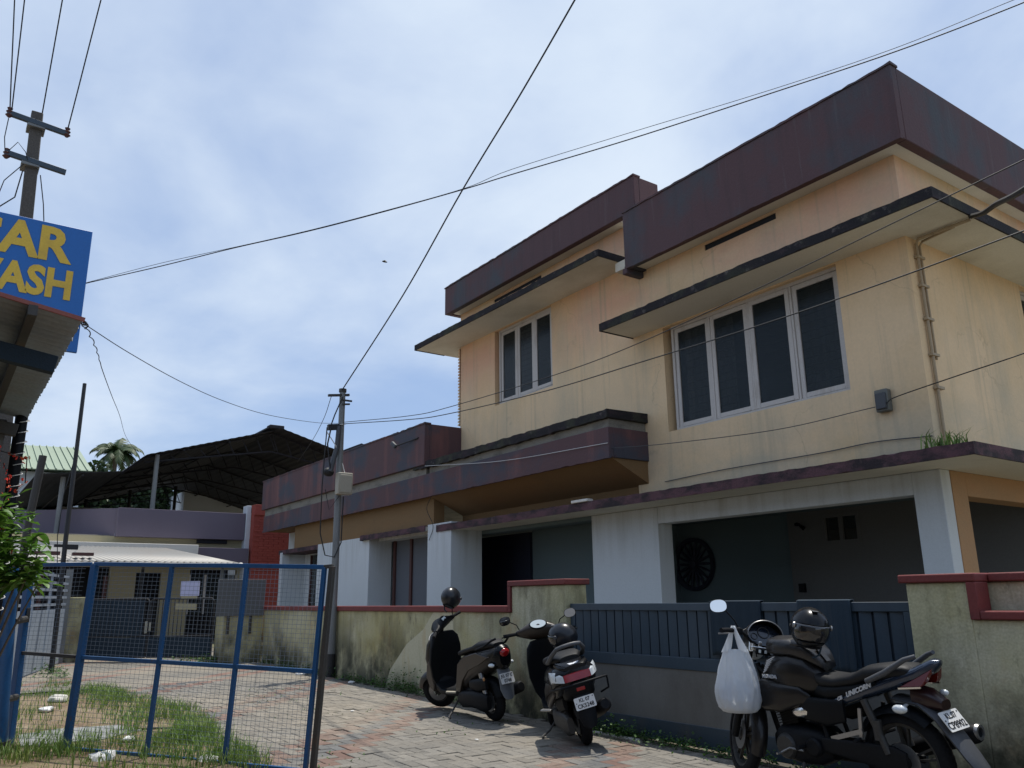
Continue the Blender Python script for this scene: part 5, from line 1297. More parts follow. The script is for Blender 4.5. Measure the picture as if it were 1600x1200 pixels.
obj('wall_panel', MB().box((-9.2, -3.2, -.3), (-7.05, -.2, 2.5)), K['shopwall'], sw_, world=True, bevel=.006)

# unseen shop block behind its canopy, added to cut sky light on the street
sb_ = thing('light_blocking_shop', 'unseen long low grey shop building on the left, added to block sky light', 'building', (-2, -6, gz(-2)))
obj('wall', MB().box((-9.2, -9.5, -.4), (9.0, -3.22, 4.3)), K['shopwall'], sb_, world=True, bevel=.01)
obj('roof_slab', MB().box((-9.4, -9.7, 4.301), (9.2, -2.9, 4.45)), K['concrete'], sb_, world=True, bevel=.01)

# CAR WASH sign board
SX = -7.02; sz0, sz1, sy0, sy1 = 3.15, 4.17, -1.02, .735
sg = thing('sign_board', 'big blue sign board with yellow CAR WASH letters above the tin canopy', 'sign', (SX, (sy0+sy1)/2, sz0))
obj('panel', MB().box((SX - .035, sy0, sz0 - .02), (SX, sy1, sz1)), K['sign_blue'], sg, world=True, bevel=.004)
def letters(s, size, yr, zc, m, bold=.010, sx=1.0):
    q = text_mb(s, size, bold, .002, align='RIGHT', sx=sx); M = frame((0, 1, 0), (0, 0, 1), (SX + .004, yr, zc)); obj('lettering', q.xf(M), m, sg, world=True, angle=0)
letters('CAR', .385, .585, 3.975, K['sign_yellow'], .014, .97)
letters('WASH', .325, .645, 3.655, K['sign_yellow'], .013, .84)
letters('H', .13, .70, 3.26, K['whitesheet'], .004)
for y in (sy0 + .05, sy1 - .12): obj('back_frame', MB().bar((SX - .06, y, 3.2), (SX - .06, y, sz1 - .05), .04, .04), K['darksteel'], sg, world=True)

# garland of red plastic flowers
gl = thing('flower_garland', 'string of red plastic flowers hanging on the taped canopy post', 'garland', (-6.78, .40, 1.4))
pts = [Vector((-6.80, .18, 2.36)), Vector((-6.78, .30, 2.27)), Vector((-6.78, .42, 2.24)), Vector((-6.77, .48, 2.22)), Vector((-6.77, .49, 2.05)), Vector((-6.70, .44, 1.98))]
obj('string', MB().tube(pts, .004, 6), K['cable'], gl, world=True)
fm = MB()
for k in range(6):
    a = 2*PI*k/6; d = Vector((math.cos(a), math.sin(a), 0)); e = Vector((-math.sin(a), math.cos(a), 0))
    fm.add([(0,0,0), d*.012 + e*.007 + Vector((0,0,.006)), d*.020, d*.012 - e*.007 + Vector((0,0,.006))], [(0,1,2,3)])
fme = fm.mesh('flower', 0); fme.materials.append(K['red'])
for k in range(46):
    if k < 18:
        f = k/17*4.99; i = int(f); p = pts[i].lerp(pts[i+1], f - i)
    else:
        f = (k - 18)/27; p = Vector((-6.20, .31 + .10*f + .03*math.sin(f*9), 2.10 - .70*f)) 
    o = bpy.data.objects.new('flower', fme); col.objects.link(o); o.parent = gl; o.location = p + Vector((random.uniform(-.02,.02), random.uniform(-.02,.02), random.uniform(-.02,.02))) - Vector(gl.location)
    o.rotation_euler = (random.uniform(0, 6), random.uniform(0, 6), 0); o.scale = (random.uniform(.6, 1.0),)*3
obj('string', MB().tube([(-6.20, .31 + .10*f + .03*math.sin(f*9), 2.10 - .70*f) for f in [k/20 for k in range(21)]], .003, 6), K['cable'], gl, world=True)

# leafy shrub
pl = thing('leafy_shrub', 'bright green leafy shrub in front of the taped post', 'shrub', (-6.25, .30, gz(-6.25)))
ra = random.Random(21); tips = []
stem = MB()
for k in range(15):
    a = ra.uniform(0, 2*PI); r = ra.uniform(.05, .34); h = ra.uniform(1.3, 1.98)
    p0 = Vector((0, 0, 0)); p3 = Vector((r*math.cos(a)*1.1 + .02, r*math.sin(a) + .03, h)); p1 = Vector((.2*r*math.cos(a), .2*r*math.sin(a), h*.5)); p2 = p1.lerp(p3, .6) + Vector((0, 0, .02))
    stem.tube([p0, p1, p2, p3], [.014, .010, .007, .004], 6); tips += [(p2, p3), (p1.lerp(p2, .75), p2), (p1.lerp(p2, .8), p3)] if h > 1.35 else [(p2, p3)]
obj('stems', stem, K['bark'], pl)
def leafmesh(L_, W_, curl):
    mb = MB(); V = []; n = 5
    for i in range(n + 1):
        f = i/n; w = W_*math.sin(PI*min(1, f*.92 + .04))**.8; z = -curl*f*f*L_
        V += [(f*L_, -w, z + .25*w), (f*L_, 0, z), (f*L_, w, z + .25*w)]
    F = []
    for i in range(n):
        b = 3*i; F += [(b, b+3, b+4, b+1), (b+1, b+4, b+5, b+2)]
    me = mb.add(V, F).mesh('leaf', 60); me.materials.append(K['leaf']); return me
lms = [leafmesh(.125, .027, .35), leafmesh(.10, .024, .55), leafmesh(.145, .030, .2)]
cnt = 0
for it in range(280):
    a, b = ra.choice(tips); p = a.lerp(b, ra.uniform(.2, 1.05)); p.z = max(p.z, 1.40 + .1*ra.random()) if p.z < 1.4 else p.z; az_ = ra.uniform(0, 2*PI)
    o = bpy.data.objects.new('leaf', ra.choice(lms)); col.objects.link(o); o.parent = pl; o.location = p
    o.rotation_euler = (ra.uniform(-.5, .5), ra.uniform(-.75, .5), az_); o.scale = (ra.uniform(.7, 1.15),)*3
mb = MB()
for it in range(1500):
    a, b = ra.choice(tips); p = a.lerp(b, ra.uniform(-.2, 1.0)) + Vector((ra.gauss(0, .06), ra.gauss(0, .06), ra.gauss(0, .05)))
    if p.z < 1.42: continue
    M = Matrix.Translation(p) @ Matrix.Rotation(ra.uniform(0, 2*PI), 4, 'Z') @ Matrix.Rotation(ra.uniform(-.7, .5), 4, 'Y'); l = ra.uniform(.06, .10); w = l*.2
    mb.add([M @ Vector(q) for q in ((0,0,0), (l*.5, -w, .006), (l, 0, -.01), (l*.5, w, .006))], [(0,1,2,3)])
obj('foliage', mb, K['leaf'], pl, angle=0, kind='stuff')

# stub post and leaning dark pole
solo('stub_post', MB().tube([(-14.0, 1.05, gz(-14)), (-14.0, 1.13, 2.4), (-14.0, 1.195, 3.38)], .055, 12), K['darksteel'], 'short thick dark post leaning left of the thin black pole', 'post')
bp2 = thing('black_pole', 'thin black pole leaning in front of the pale tin roof', 'pole', (-17.2, 2.08, gz(-17.2)))
obj('pole', MB().tube([(-.0, -.03, 0), (-.4, -.02, 2.4), (-.85, .02, 5.5)], [.045, .042, .036], 10), K['cable'], bp2)
obj('bracket', MB().bar((-.38, -.02, 2.22), (-.38, .20, 2.22), .10, .09).bar((-.40, -.20, 2.24), (-.40, -.02, 2.24), .06, .05), K['cable'], bp2)
obj('cable', MB().tube([(-.62, -.02, 3.9), (-.5, -.14, 3.2), (-.42, -.16, 2.4), (-.2, -.05, 1.2)], .008, 6), K['cable'], bp2)

# ================================================================== END OF THE STREET
FL, FRt = Vector((-19.70, 2.84, 0)), Vector((-17.98, 5.03, 0)); fdv = (FRt - FL).normalized()
fg = thing('entrance_gate', 'wide black double gate with upright bars at the end of the street', 'gate', (-18.8, 3.95, gz(-18.8)))
def fpt(f, z, off=0): p = FL.lerp(FRt, f); n = Vector((fdv.y, -fdv.x, 0)); return Vector((p.x, p.y, z)) + n*off
for lf, (a, b) in enumerate(((0.01, .495), (.505, .99))):
    n = 16
    mb = MB()
    arch = lambda u: 1.30 + .0*u
    mb.tube([fpt(a, .15), fpt(a, 1.26), fpt(a + .02, 1.31), fpt(b - .02, 1.31), fpt(b, 1.24), fpt(b, .15)], .022, 8)
    mb.tube([fpt(a, .56), fpt(b, .56)], .016, 8); mb.tube([fpt(a, .15), fpt(b, .15)], .02, 8)
    lfo = obj('gate_leaf', mb, K['cable'], fg, world=True)
    obj('sheet_panel', MB().bar(fpt(a, .34), fpt(b, .34), .01, .40), K['cloth_dark'], fg, world=True)
    if lf == 0: obj('sheet_panel', MB().bar(fpt(a, .93), fpt(b - .04, .93), .008, .74), K['cloth_dark'], fg, world=True)
    me = MB().bar(fpt(0, .56) - fpt(0, .56), Vector((0, 0, .74)), .014, .014, (1, 0, 0)).mesh('bar', 0); me.materials.append(K['cable'])
    for k in range(1, n):
        o = bpy.data.objects.new('bar', me); col.objects.link(o); o.parent = fg; o.location = fpt(a + (b - a)*k/n, .56) - Vector(fg.location)
obj('latch', MB().bar(fpt(.485, .62, .03), fpt(.485, .86, .03), .05, .04).bar(fpt(.515, .66, .03), fpt(.515, .84, .03), .04, .04), K['chrome'], fg, world=True)
obj('name_board', MB().bar(fpt(.70, 1.15, .03), fpt(.86, 1.14, .03), .02, .12), K['yellow'], fg, world=True)
nt = thing('notice_board', 'small pale violet notice tied above the black entrance gate', 'notice', fpt(.80, 1.36, .04))
nn = Vector((fdv.y, -fdv.x, 0)); M0 = frame(fdv, (0, 0, 1), (0, 0, 0))
obj('sheet', MB().box((-.20, 0, -.008), (.20, .30, .008)).xf(M0), K['notice'], nt); obj('strip', MB().box((-.17, -.05, -.006), (.17, -.002, .006)).xf(M0), K['yellow'], nt)
ep = thing('gate_pillar', 'mossy yellow pillar carrying the grey board beside the compound wall', 'pillar', (-17.6, 5.45, gz(-17.6)))
obj('pillar', MB().box((-17.95, 5.05, -.2), (-17.38, 5.86, 1.12)), K['wall'], ep, world=True, bevel=.01)
bd = thing('grey_board', 'square grey painted board fixed in front of the mossy wall end', 'board', (-17.32, 5.36, .95))
obj('panel', MB().box((-17.36, 4.87, .95), (-17.33, 5.84, 1.67)), K['boardgrey'], bd, world=True, bevel=.004)
obj('batten', MB().box((-17.39, 5.1, .6), (-17.362, 5.16, 1.6)).box((-17.39, 5.55, .6), (-17.362, 5.61, 1.6)), K['darksteel'], bd, world=True)
yp = thing('gate_pillar', 'yellow stained pillar left of the black entrance gate', 'pillar', (-19.85, 2.7, gz(-19.85)))
obj('pillar', MB().box((-20.0, 2.52, -.1), (-19.70, 2.83, 1.36)), K['wall'], yp, world=True, bevel=.01)
SA, SB = Vector((-16.3, 1.46, 0)), Vector((-19.6, 2.46, 0)); sd = (SB - SA).normalized()
sgt = thing('sheet_gate', 'pale blue sheet metal gate with horizontal bars along its top', 'gate', (-18, 1.95, gz(-18)))
def sp_(f, z): p = SA.lerp(SB, f); return Vector((p.x, p.y, z))
obj('sheet_panel', MB().bar(sp_(-.25, .58), sp_(.97, .60), .02, 1.06), K['sheetgate'], sgt, world=True)
for k in range(5): obj('bar', MB().bar(sp_(-.25, 1.20 + k*.135), sp_(.97, 1.22 + k*.135), .03, .045), K['sheetgate'], sgt, world=True)
obj('post', MB().bar(sp_(.985, 0), sp_(.985, 1.92), .12, .12, (1, 0, 0)), K['galv'], sgt, world=True)
for f in (0.1, .5): obj('upright', MB().bar(sp_(f, .05), sp_(f, 1.80), .04, .035, (1, 0, 0)), K['sheetgate'], sgt, world=True)

# carport roof, and the building at the end of the street
ct = thing('carport', 'pale corrugated carport roof on posts behind the black gate', 'carport', (-22, 4, gz(-22)))
mb = MB(); V = []; F = []; nx = 120
for k in range(nx + 1):
    y = .5 + (6.55 - .5)*k/nx; w = .02*math.cos(k/nx*2*PI*40); V += [(-21.6, y, 2.18 + w), (-24.6, min(y, .5 + (5.35 - .5)*k/nx), 2.70 + w)]
for i in range(nx): F.append((2*i, 2*i+2, 2*i+3, 2*i+1))
o = obj('roof_sheet', mb.add(V, F), K['roofpale'], ct, world=True, angle=60); s = o.modifiers.new('thick', 'SOLIDIFY'); s.thickness = .01
obj('gutter', MB().tube([(-21.55, .5, 2.10), (-21.55, 6.55, 2.13)], .06, 12), K['roofpale'], ct, world=True)
obj('gutter_end', MB().ell((-21.55, 6.58, 2.14), (.07, .07, .07)), K['whitesheet'], ct, world=True)
obj('roof_plate', MB().box((-22.2, 1.9, 2.34), (-22.0, 2.5, 2.42)).box((-22.1, 2.75, 2.33), (-21.9, 3.2, 2.40)), K['doorbrown'], ct, world=True)
for y in (2.7, 4.3, 6.2): obj('post', MB().bar((-21.8, y, 0), (-21.8, y, 2.1), .06, .06), K['galv'] if y > 6 else K['cable'], ct, world=True)
eb = thing('purple_building', 'low building with purple terrace walls and pale yellow walls beyond the gate', 'building', (-27, 4, gz(-27)))
def eo(name, mb, m, bevel=.01, label=None): return obj(name, mb, m, eb, world=True, bevel=bevel, label=label)
eo('wall', wallmb(-2, 8.0, 0, 3.12, 0, .2, [(-1.8, 4.3, 0, 2.3), (5.0, 5.7, 0, 2.1), (6.5, 7.9, .1, 2.2)]).fn(lambda p: (-26.2 - p.y, p.x, p.z)), K['yellow'], 0)
eo('terrace_wall', MB().box((-26.2, 4.3, 3.10), (-25.95, 7.97, 3.92)), K['purple'])
tw = MB().add([(-26.2, 4.3, 3.10), (-30.5, 1.6, 3.25), (-30.5, 1.6, 4.10), (-26.2, 4.3, 3.92), (-26.4, 4.1, 3.10), (-30.7, 1.4, 3.25), (-30.7, 1.4, 4.10), (-26.4, 4.1, 3.92)], [(0,1,2,3), (7,6,5,4), (0,4,5,1), (1,5,6,2), (2,6,7,3), (3,7,4,0)])
eo('terrace_wall', tw, K['purple'], 0)
eo('terrace_wall', MB().box((-30.7, -6, 3.2), (-30.5, 1.6, 4.10)), K['purple'])
eo('sun_breaker', MB().box((-26.2, 5.2, 2.36), (-25.7, 8.06, 2.83)), K['purple'])
eo('ledge', MB().box((-26.2, .2, 2.60), (-25.4, 6.48, 2.88)), K['whitesheet'], label='sunlit white concrete ledge')
eo('pilaster', MB().box((-26.3, 7.98, 0), (-25.9, 8.12, 4.17)), K['farwhite'])
eo('vent_shade_fill', MB().box((-26.19, 6.6, 2.98), (-26.10, 7.5, 3.09)), K['dark'])  # near-black bar painted as the shade of a slot
eo('roof_slab', MB().box((-40, 0, 3.0), (-26.3, 9, 3.15)), K['concrete'])
eo('room_shade_sheet', MB().box((-27.6, -2, 0), (-27.5, 8, 3)), K['dark'])  # near-black sheet in place of deep shade beyond the opening
for y in (2.6, 4.2): eo('door_post', MB().box((-26.25, y - .05, 0), (-26.15, y + .05, 2.0)), K['doorbrown'])
for a, b in ((6.5, 7.9),):
    wnd = eo('window', MB().box((-26.3, a, .9), (-26.27, b, 2.05)), K['pane'])
    for k in range(4): obj('window_bar', MB().box((-26.26, a + (b - a)*k/3 - .03, .9), (-26.22, a + (b - a)*k/3 + .03, 2.05)), K['frame'], wnd)
rb = thing('red_wall', 'tall brick red wall with a slim top band beside the house', 'wall', (-25.5, 9, gz(-25.5)))
obj('wall_panel', MB().box((-25.9, 8.125, -.2), (-25.6, 15, 3.85)), K['redwall'], rb, world=True)
obj('top_band', MB().box((-25.92, 8.13, 3.851), (-25.55, 15, 4.18)), K['redwall'], rb, world=True, bevel=.01)
bk = MB().box((0, -.15, 0), (.018, .15, .062)).mesh('brick', 0); bk.materials.append(K['redwall'])
cnt = 0
for j in range(22):
    for k in range(5):
        o = bpy.data.objects.new('brick', bk); col.objects.link(o); o.parent = rb
        o.location = Vector((-25.602 + random.uniform(-.004, .004), 8.30 + k*.32 + (.16 if j % 2 else 0), 2.15 + j*.075)) - Vector(rb.location)

# big shed roof on posts over the terrace
sd_ = thing('shed_roof', 'large dark open shed roof on steel posts rising over the terrace', 'shed roof', (-33, 8, 3.1))
PRO = [(2.2, 4.88), (4.47, 5.13), (5.10, 5.70), (9.08, 6.90), (11.6, 6.20), (14.5, 5.35)]
XN, XF = -27.0, -43.0
for (ya, za), (yb, zb) in zip(PRO, PRO[1:]):
    mb = MB(); n = max(6, int((yb - ya)/.12)); n2 = 2
    top = []
    for k in range(n + 1):
        f = k/n; w = .007*(1 if k % 2 else -1); top.append([Vector((XN + (.5 if ya > 9 else 0), ya + (yb - ya)*f, za + (zb - za)*f + w)), Vector((XF, ya + (yb - ya)*f, za + (zb - za)*f + w))])
    V = [p for r in top for p in r]; F = [(2*i, 2*i+1, 2*i+3, 2*i+2) for i in range(n)]
    o = obj('roof_sheet', mb.add(V, F), K['roofdark'], sd_, world=True, angle=0); s = o.modifiers.new('thick', 'SOLIDIFY'); s.thickness = .015
mb = MB().bar((XN + .1, 9.08, 6.96), (XF, 9.08, 6.96), .5, .05); obj('ridge_cap', mb, K['roofdark'], sd_, world=True)
obj('ridge_end', MB().box((XN - .2, 8.85, 6.93), (XN + .15, 9.35, 7.05)), K['roofdark'], sd_, world=True, bevel=.02)
for xf in (-27.3, -31.3, -35.3, -39.2, -42.8):
    tr = MB()
    for (ya, za), (yb, zb) in zip(PRO[1:], PRO[2:]): tr.tube([(xf, ya, za - .06), (xf, yb, zb - .06)], .03, 6); 
    tr.tube([(xf, 5.1, 5.5), (xf, 9.08, 6.2), (xf, 13.5, 5.45)], .03, 6)
    for k in range(9):
        f = k/8; y = 5.4 + 3.6*f; tr.tube([(xf, y, 5.62 + 1.2*f*.98), (xf, y + .22, 5.5 + .70*(f) + .05)], .018, 5)
        y = 9.1 + 3.9*f; tr.tube([(xf, y, 6.80 - 1.1*f), (xf, y + .22, 6.2 - .72*f)], .018, 5)
    obj('roof_truss', tr, K['roofdark'], sd_, world=True)
pu = MB()
for y, z in ((3.4, 4.98), (6.2, 6.0), (7.6, 6.4), (10.4, 6.45), (12, 6.0)): pu.tube([(XN, y, z - .06), (XF, y, z - .06)], .03, 5)
obj('purlins', pu, K['roofdark'], sd_, world=True, kind='stuff')
for x, y, z, m in ((-27.2, 5.45, 5.75, 'galv'), (-27.5, 2.95, 4.9, 'galv'), (-39.3, 5.2, 5.6, 'cable'), (-39.3, 8.8, 6.4, 'cable'), (-39.3, 6.9, 6.1, 'cable'), (-33, 13.4, 5.6, 'cable')):
    obj('post', MB().tube([(x, y, 3.15), (x, y, z)], .07, 10), K[m], sd_, world=True)
# second slope seen right of the pole, over the left wing
s2 = thing('lean_to_roof', 'dark sheet roof peeping over the maroon parapet behind the pole', 'roof', (-29, 12.5, 3.8))
mb = MB().add([(-25.5, 11.6, 6.45), (-25.5, 15.5, 5.55), (-33, 15.5, 5.55), (-33, 11.6, 6.45), (-25.5, 11.6, 6.38), (-25.5, 15.5, 5.48), (-33, 15.5, 5.48), (-33, 11.6, 6.38)], [(0,1,2,3), (7,6,5,4), (0,4,5,1), (1,5,6,2), (2,6,7,3), (3,7,4,0)])
obj('roof_sheet', mb, K['roofdark'], s2, world=True)
obj('post', MB().tube([(-26, 12, 3.8), (-26, 12, 6.4)], .05).tube([(-26, 15, 3.8), (-26, 15, 5.6)], .05), K['cable'], s2, world=True)
# white house beyond the terrace
wh = thing('white_house', 'distant white house with sloping roof edge under the dark shed roof', 'house', (-44, 11.5, gz(-44)))
def wo_(name, mb, m): return obj(name, mb, m, wh, world=True, bevel=.01)
wo_('wall', MB().box((-50, 9.9, 0), (-42.8, 16, 5.2)), K['farwhite'])
wo_('eave', MB().box((-50, 9.0, 5.2), (-42.2, 16, 5.5)), K['farwhite'])
g = MB().prism([(9.9, 5.5), (14.5, 5.5), (14.5, 5.75), (10.3, 7.05), (9.9, 6.6)], -42.6, -42.3, 'YZ'); wo_('gable', g, K['farwhite'])
wo_('parapet', MB().box((-48, 9.9, 5.5), (-42.6, 10.2, 6.6)), K['farwhite'])
wo_('window', MB().box((-42.79, 10.6, 3.9), (-42.75, 11.6, 5.0)), K['pane'])
# green roofed house
gr = thing('green_roof_house', 'house with pale green ribbed metal roof far behind the leaning poles', 'house', (-47, 4, gz(-47)))
obj('wall', MB().box((-52, 2.4, 0), (-45.6, 5.7, 7.5)), K['farwhite'], gr, world=True)
mb = MB(); V = [(-44.8, 1.2, 7.45), (-44.8, 6.05, 7.62), (-47.5, 5.6, 9.15), (-47.5, 1.2, 9.0), (-50, 6.05, 7.62), (-50, 1.2, 7.45)]
mb.add(V, [(0,1,2,3), (3,2,4,5), (1,4,2)]); o = obj('roof', mb, K['greenroof'], gr, world=True, angle=0); s = o.modifiers.new('thick', 'SOLIDIFY'); s.thickness = .05
rib = MB()
for k in range(14):
    y = 1.4 + .34*k; f = (y - 1.2)/4.85; rib.bar((-44.78, y, 7.47 + .17*f), (-47.5, 1.2 + (5.6 - 1.2)*f, 9.03 + .15*f), .05, .06)
obj('roof_ribs', rib, K['greenroof'], gr, world=True, kind='stuff')
# low white wall with glimpses of huts behind the terrace at far left
hu = thing('blue_hut', 'small blue green hut with tin roof far behind the terrace wall', 'hut', (-38, 3.2, 0))
obj('wall', MB().box((-40, 2.6, 0), (-37.5, 5.3, 4.9)), mat('teal_hut_paint', (.16,.30,.30), .9), hu, world=True)
obj('roof', MB().box((-40.2, 3.9, 4.4), (-37.0, 6.6, 5.0)), K['roofpale'], hu, world=True)

# ================================================================== TREES
def leafcloud(n, blobs, ls, seed):
    ra = random.Random(seed); mb = MB(); V = []; F = []
    for _ in range(n):
        c, r = ra.choice(blobs)
        d = Vector((ra.gauss(0, 1), ra.gauss(0, 1), ra.gauss(0, 1))).normalized()*r*(ra.random()**.35)
        p = Vector(c) + d; l = ls*ra.uniform(.5, 1.3)
        u = Vector((ra.gauss(0, 1), ra.gauss(0, 1), ra.gauss(0, .6))).normalized(); w = u.cross(Vector((ra.gauss(0, 1), ra.gauss(0, 1), ra.gauss(0, 1)))).normalized()*l*.45
        b = len(V); V += [p - u*l*.5, p + w, p + u*l*.5, p - w]; F.append((b, b+1, b+2, b+3))
    return mb.add(V, F)
def tree(loc, h, blobs, n, ls, label, seed, cat='tree', m='leafdark'):
    t = thing('broadleaf_tree', label, cat, loc, group='trees behind the terrace')
    tr = MB().tube([(0, 0, 0), (.1, .05, h*.35), (0, .1, h*.6)], [.22, .17, .10], 8)
    for c, r in blobs: tr.tube([(0, .05, h*.45), Vector(c)*.6 + Vector((0, 0, h*.2)), c], [.09, .06, .02], 6)
    t.scale = (1, 1, 1.24)
    obj('trunk', tr, K['bark'], t); obj('crown', leafcloud(n, blobs, ls, seed), K[m], t, angle=0, kind='stuff')
tree((-47, 6.2, .2), 6, [((0,0,4.5),1.5), ((.2,3.4,5.0),1.3), ((.2,-3.2,5.0),1.2), ((.3,1.3,5.0),1.2), ((-.2,-1.3,4.6),1.2), ((0,.4,5.6),1.1), ((0,2.2,4.5),1.0), ((.2,-2.2,4.2),1.0)], 8200, .24, 'dark bushy tree left of the white house under the shed roof', 3)
tree((-46, 9.3, .2), 6.2, [((0,0,4.6),1.2), ((.2,.9,5.5),1.1), ((0,-1.0,5.2),1.1), ((0,.2,6.2),.9)], 4200, .2, 'tree against the left side of the distant white house', 4)
tree((-50, 3.6, .2), 5.6, [((0,0,4.4),1.0), ((0,.9,4.8),.9), ((0,-.8,4.9),.8)], 2600, .22, 'small tree behind the terrace wall near the tin roofs', 6)
pm = thing('coconut_palm', 'coconut palm rising behind the shed roof', 'palm tree', (-60, 9.4, .2))
obj('trunk', MB().tube([(.3, -.3, 0), (.1, -.1, 4), (0, 0, 8), (0, 0, 11)], [.24, .19, .16, .13], 10), K['bark'], pm)
ra = random.Random(9)
for k in range(24):
    a = 2*PI*k/24*2.4 + ra.uniform(-.2, .2); el = ra.uniform(-.4, 1.35); L_ = ra.uniform(1.4, 2.1); mb = MB(); pts = []
    for i in range(11):
        f = i/10; e = el - 1.5*f*f; 
        if i == 0: p = Vector((0, 0, 11.0))
        else: p = pts[-1] + Vector((math.cos(a)*math.cos(e), math.sin(a)*math.cos(e), math.sin(e)))*(L_/10)
        pts.append(p)
    mb.tube(pts, [.035 - .003*i for i in range(11)], 5)
    sdv = Vector((-math.sin(a), math.cos(a), 0))
    for i in range(1, 11):
        for q in range(3):
            p = pts[i-1].lerp(pts[i], q/3); t_ = (pts[i] - pts[i-1]).normalized(); l = .72*(1 - .55*(i/10)**2)
            for s in (-1, 1):
                d = (sdv*s*.8 + t_*.55 + Vector((0, 0, -.42 - ra.uniform(0, .25)))).normalized(); w = t_*.06
                mb.add([p - w, p + w, p + d*l*.6 + w*.8, p + d*l], [(0,1,2,3)])
    obj('frond', mb, K['palm'], pm, angle=0)
obj('coconuts', MB().ell((.15, .1, 10.8), (.14, .14, .18)).ell((-.1, .2, 10.75), (.14, .14, .18)).ell((.05, -.2, 10.8), (.14, .14, .18)), K['ochre'], pm, kind='stuff')

# ================================================================== POLES AND WIRES
up_ = thing('utility_pole', 'square concrete utility pole with two blue cross arms behind the sign', 'utility pole', (-11.42, .55, gz(-11.4)))
def uo(name, mb, m, bevel=0, **k): return obj(name, mb, m, up_, world=True, bevel=bevel, **k)
uo('pole', MB().loft([[Vector((-11.42 + sx*w, c + sy*w, z)) for sx, sy in ((-1,-1),(1,-1),(1,1),(-1,1))] for z, c, w in ((gz(-11.4), .62, .105), (3, .53, .09), (7.52, .365, .068))]), K['polec'], .012)
for z, ya, yb, nm in ((7.36, .04, .74, 'cross_arm'), (6.80, .08, .78, 'cross_arm')):
    uo(nm, MB().bar((-11.31, ya, z), (-11.31, yb, z - .07), .05, .07), K['gate'], .004)
    uo('clamp', MB().box((-11.53, .27, z - .10), (-11.29, .48, z - .02)), K['galv'], .006)
def insul(x, y, z):
    return MB().lathe([(.001, 0), (.018, 0), (.045, .03), (.022, .05), (.042, .08), (.02, .10), (.034, .13), (.001, .15)], (x, y, z), 'Z', 14)
ins = ((-11.31, .06, 7.30), (-11.31, .73, 7.24), (-11.31, .10, 6.72))
for p in ins: uo('insulator', insul(*p), K['doorbrown'])
ww = MB()
ww.tube([(-11.3, .30, 6.7), (-11.28, .12, 6.4), (-11.3, .05, 6.0), (-11.3, 0, 5.6)], .006, 6)
ww.tube([(-11.3, .30, 6.6), (-11.26, .26, 6.2), (-11.3, .12, 6.05), (-11.3, .02, 5.9)], .008, 6)
ww.tube([(-11.3, .5, 6.6), (-11.28, .58, 6.2), (-11.28, .63, 5.85)], .007, 6)
ww.tube([(-11.3, .06, 7.28), (-11.3, .05, 7.0), (-11.3, .08, 6.8)], .006, 6)
ww.tube([(-11.3, .10, 6.8), (-11.24, .2, 6.95), (-11.26, .3, 6.85), (-11.29, .34, 6.75)], .005, 6)
uo('jumper_wires', ww, K['cable'], kind='stuff')

sp = thing('service_pole', 'galvanised round pole with cable box in front of the mossy wall', 'utility pole', (-13.58, 5.72, gz(-13.6)))
PX, PY = -13.58, 5.77
def so(name, mb, m, bevel=0, **k): return obj(name, mb, m, sp, world=True, bevel=bevel, **k)
so('pole', MB().tube([(PX, PY, gz(PX)), (PX, PY, 2.6), (PX, PY, 4.93)], [.064, .061, .052], 18), K['galv'])
so('foot', MB().tube([(PX, PY, gz(PX)), (PX, PY, .36)], [.072, .070], 18), K['cable'])
so('pole_cap', MB().tube([(PX, PY, 4.90), (PX, PY, 4.96)], .068, 16), K['darksteel'])
so('bracket', MB().bar((PX + .02, PY - .28, 4.80), (PX + .02, PY + .12, 4.86), .05, .04).bar((PX + .06, PY - .02, 4.74), (PX + .06, PY + .16, 4.74), .03, .03).bar((PX + .06, PY - .02, 4.66), (PX + .06, PY + .12, 4.68), .03, .03), K['darksteel'])
bx = so('cable_box', MB().box((PX + .07, PY - .10, 3.02), (PX + .22, PY + .17, 3.40)), K['beige'], .012)
obj('box_lid', MB().box((PX + .221, PY - .07, 3.05), (PX + .235, PY + .14, 3.36)), K['beige'], bx, bevel=.006)
so('conduit', MB().tube([(PX + .05, PY - .06, 4.25), (PX + .06, PY - .09, 3.85), (PX + .05, PY - .16, 3.55), (PX + .06, PY - .19, 3.42)], .045, 12), K['greyplastic'])
so('junction', MB().ell((PX, PY - .20, 3.42), (.07, .10, .08)), K['cable'])
so('junction', MB().bar((PX, PY - .25, 4.22), (PX + .02, PY - .02, 4.25), .09, .10), K['cable'])
lw = MB()
lw.tube([(PX + .08, PY - .30, 4.2), (PX + .08, PY - .34, 3.2), (PX + .07, PY - .33, 2.35), (PX + .06, PY - .22, 1.98), (PX + .06, PY - .05, 1.95), (PX + .07, PY + .06, 2.2), (PX + .09, PY + .06, 3.0)], .011, 8)
lw.tube([(PX + .06, PY - .02, 4.80), (PX + .07, PY - .16, 4.45), (PX + .06, PY - .22, 4.25)], .012, 8)
lw.tube([(PX + .07, PY - .22, 4.2), (PX + .09, PY - .28, 3.9), (PX + .08, PY - .20, 3.45)], .014, 8)
lw.tube([(PX + .08, PY - .28, 3.1), (PX + .10, PY - .20, 2.75), (PX + .09, PY - .02, 3.0)], .007, 6)
so('drop_cables', lw, K['cable'], kind='stuff')
hk = MB()
hk.tube([(PX + .08, PY - .30, 4.12), (PX + .09, PY - .12, 3.88), (PX + .07, PY - .10, 3.7)], .009, 6); hk.tube([(PX + .08, PY + .02, 3.58), (PX + .10, PY + .06, 3.42)], .008, 6); hk.tube([(PX + .07, PY - .06, 4.28), (PX + .07, PY + .05, 4.30)], .008, 6)
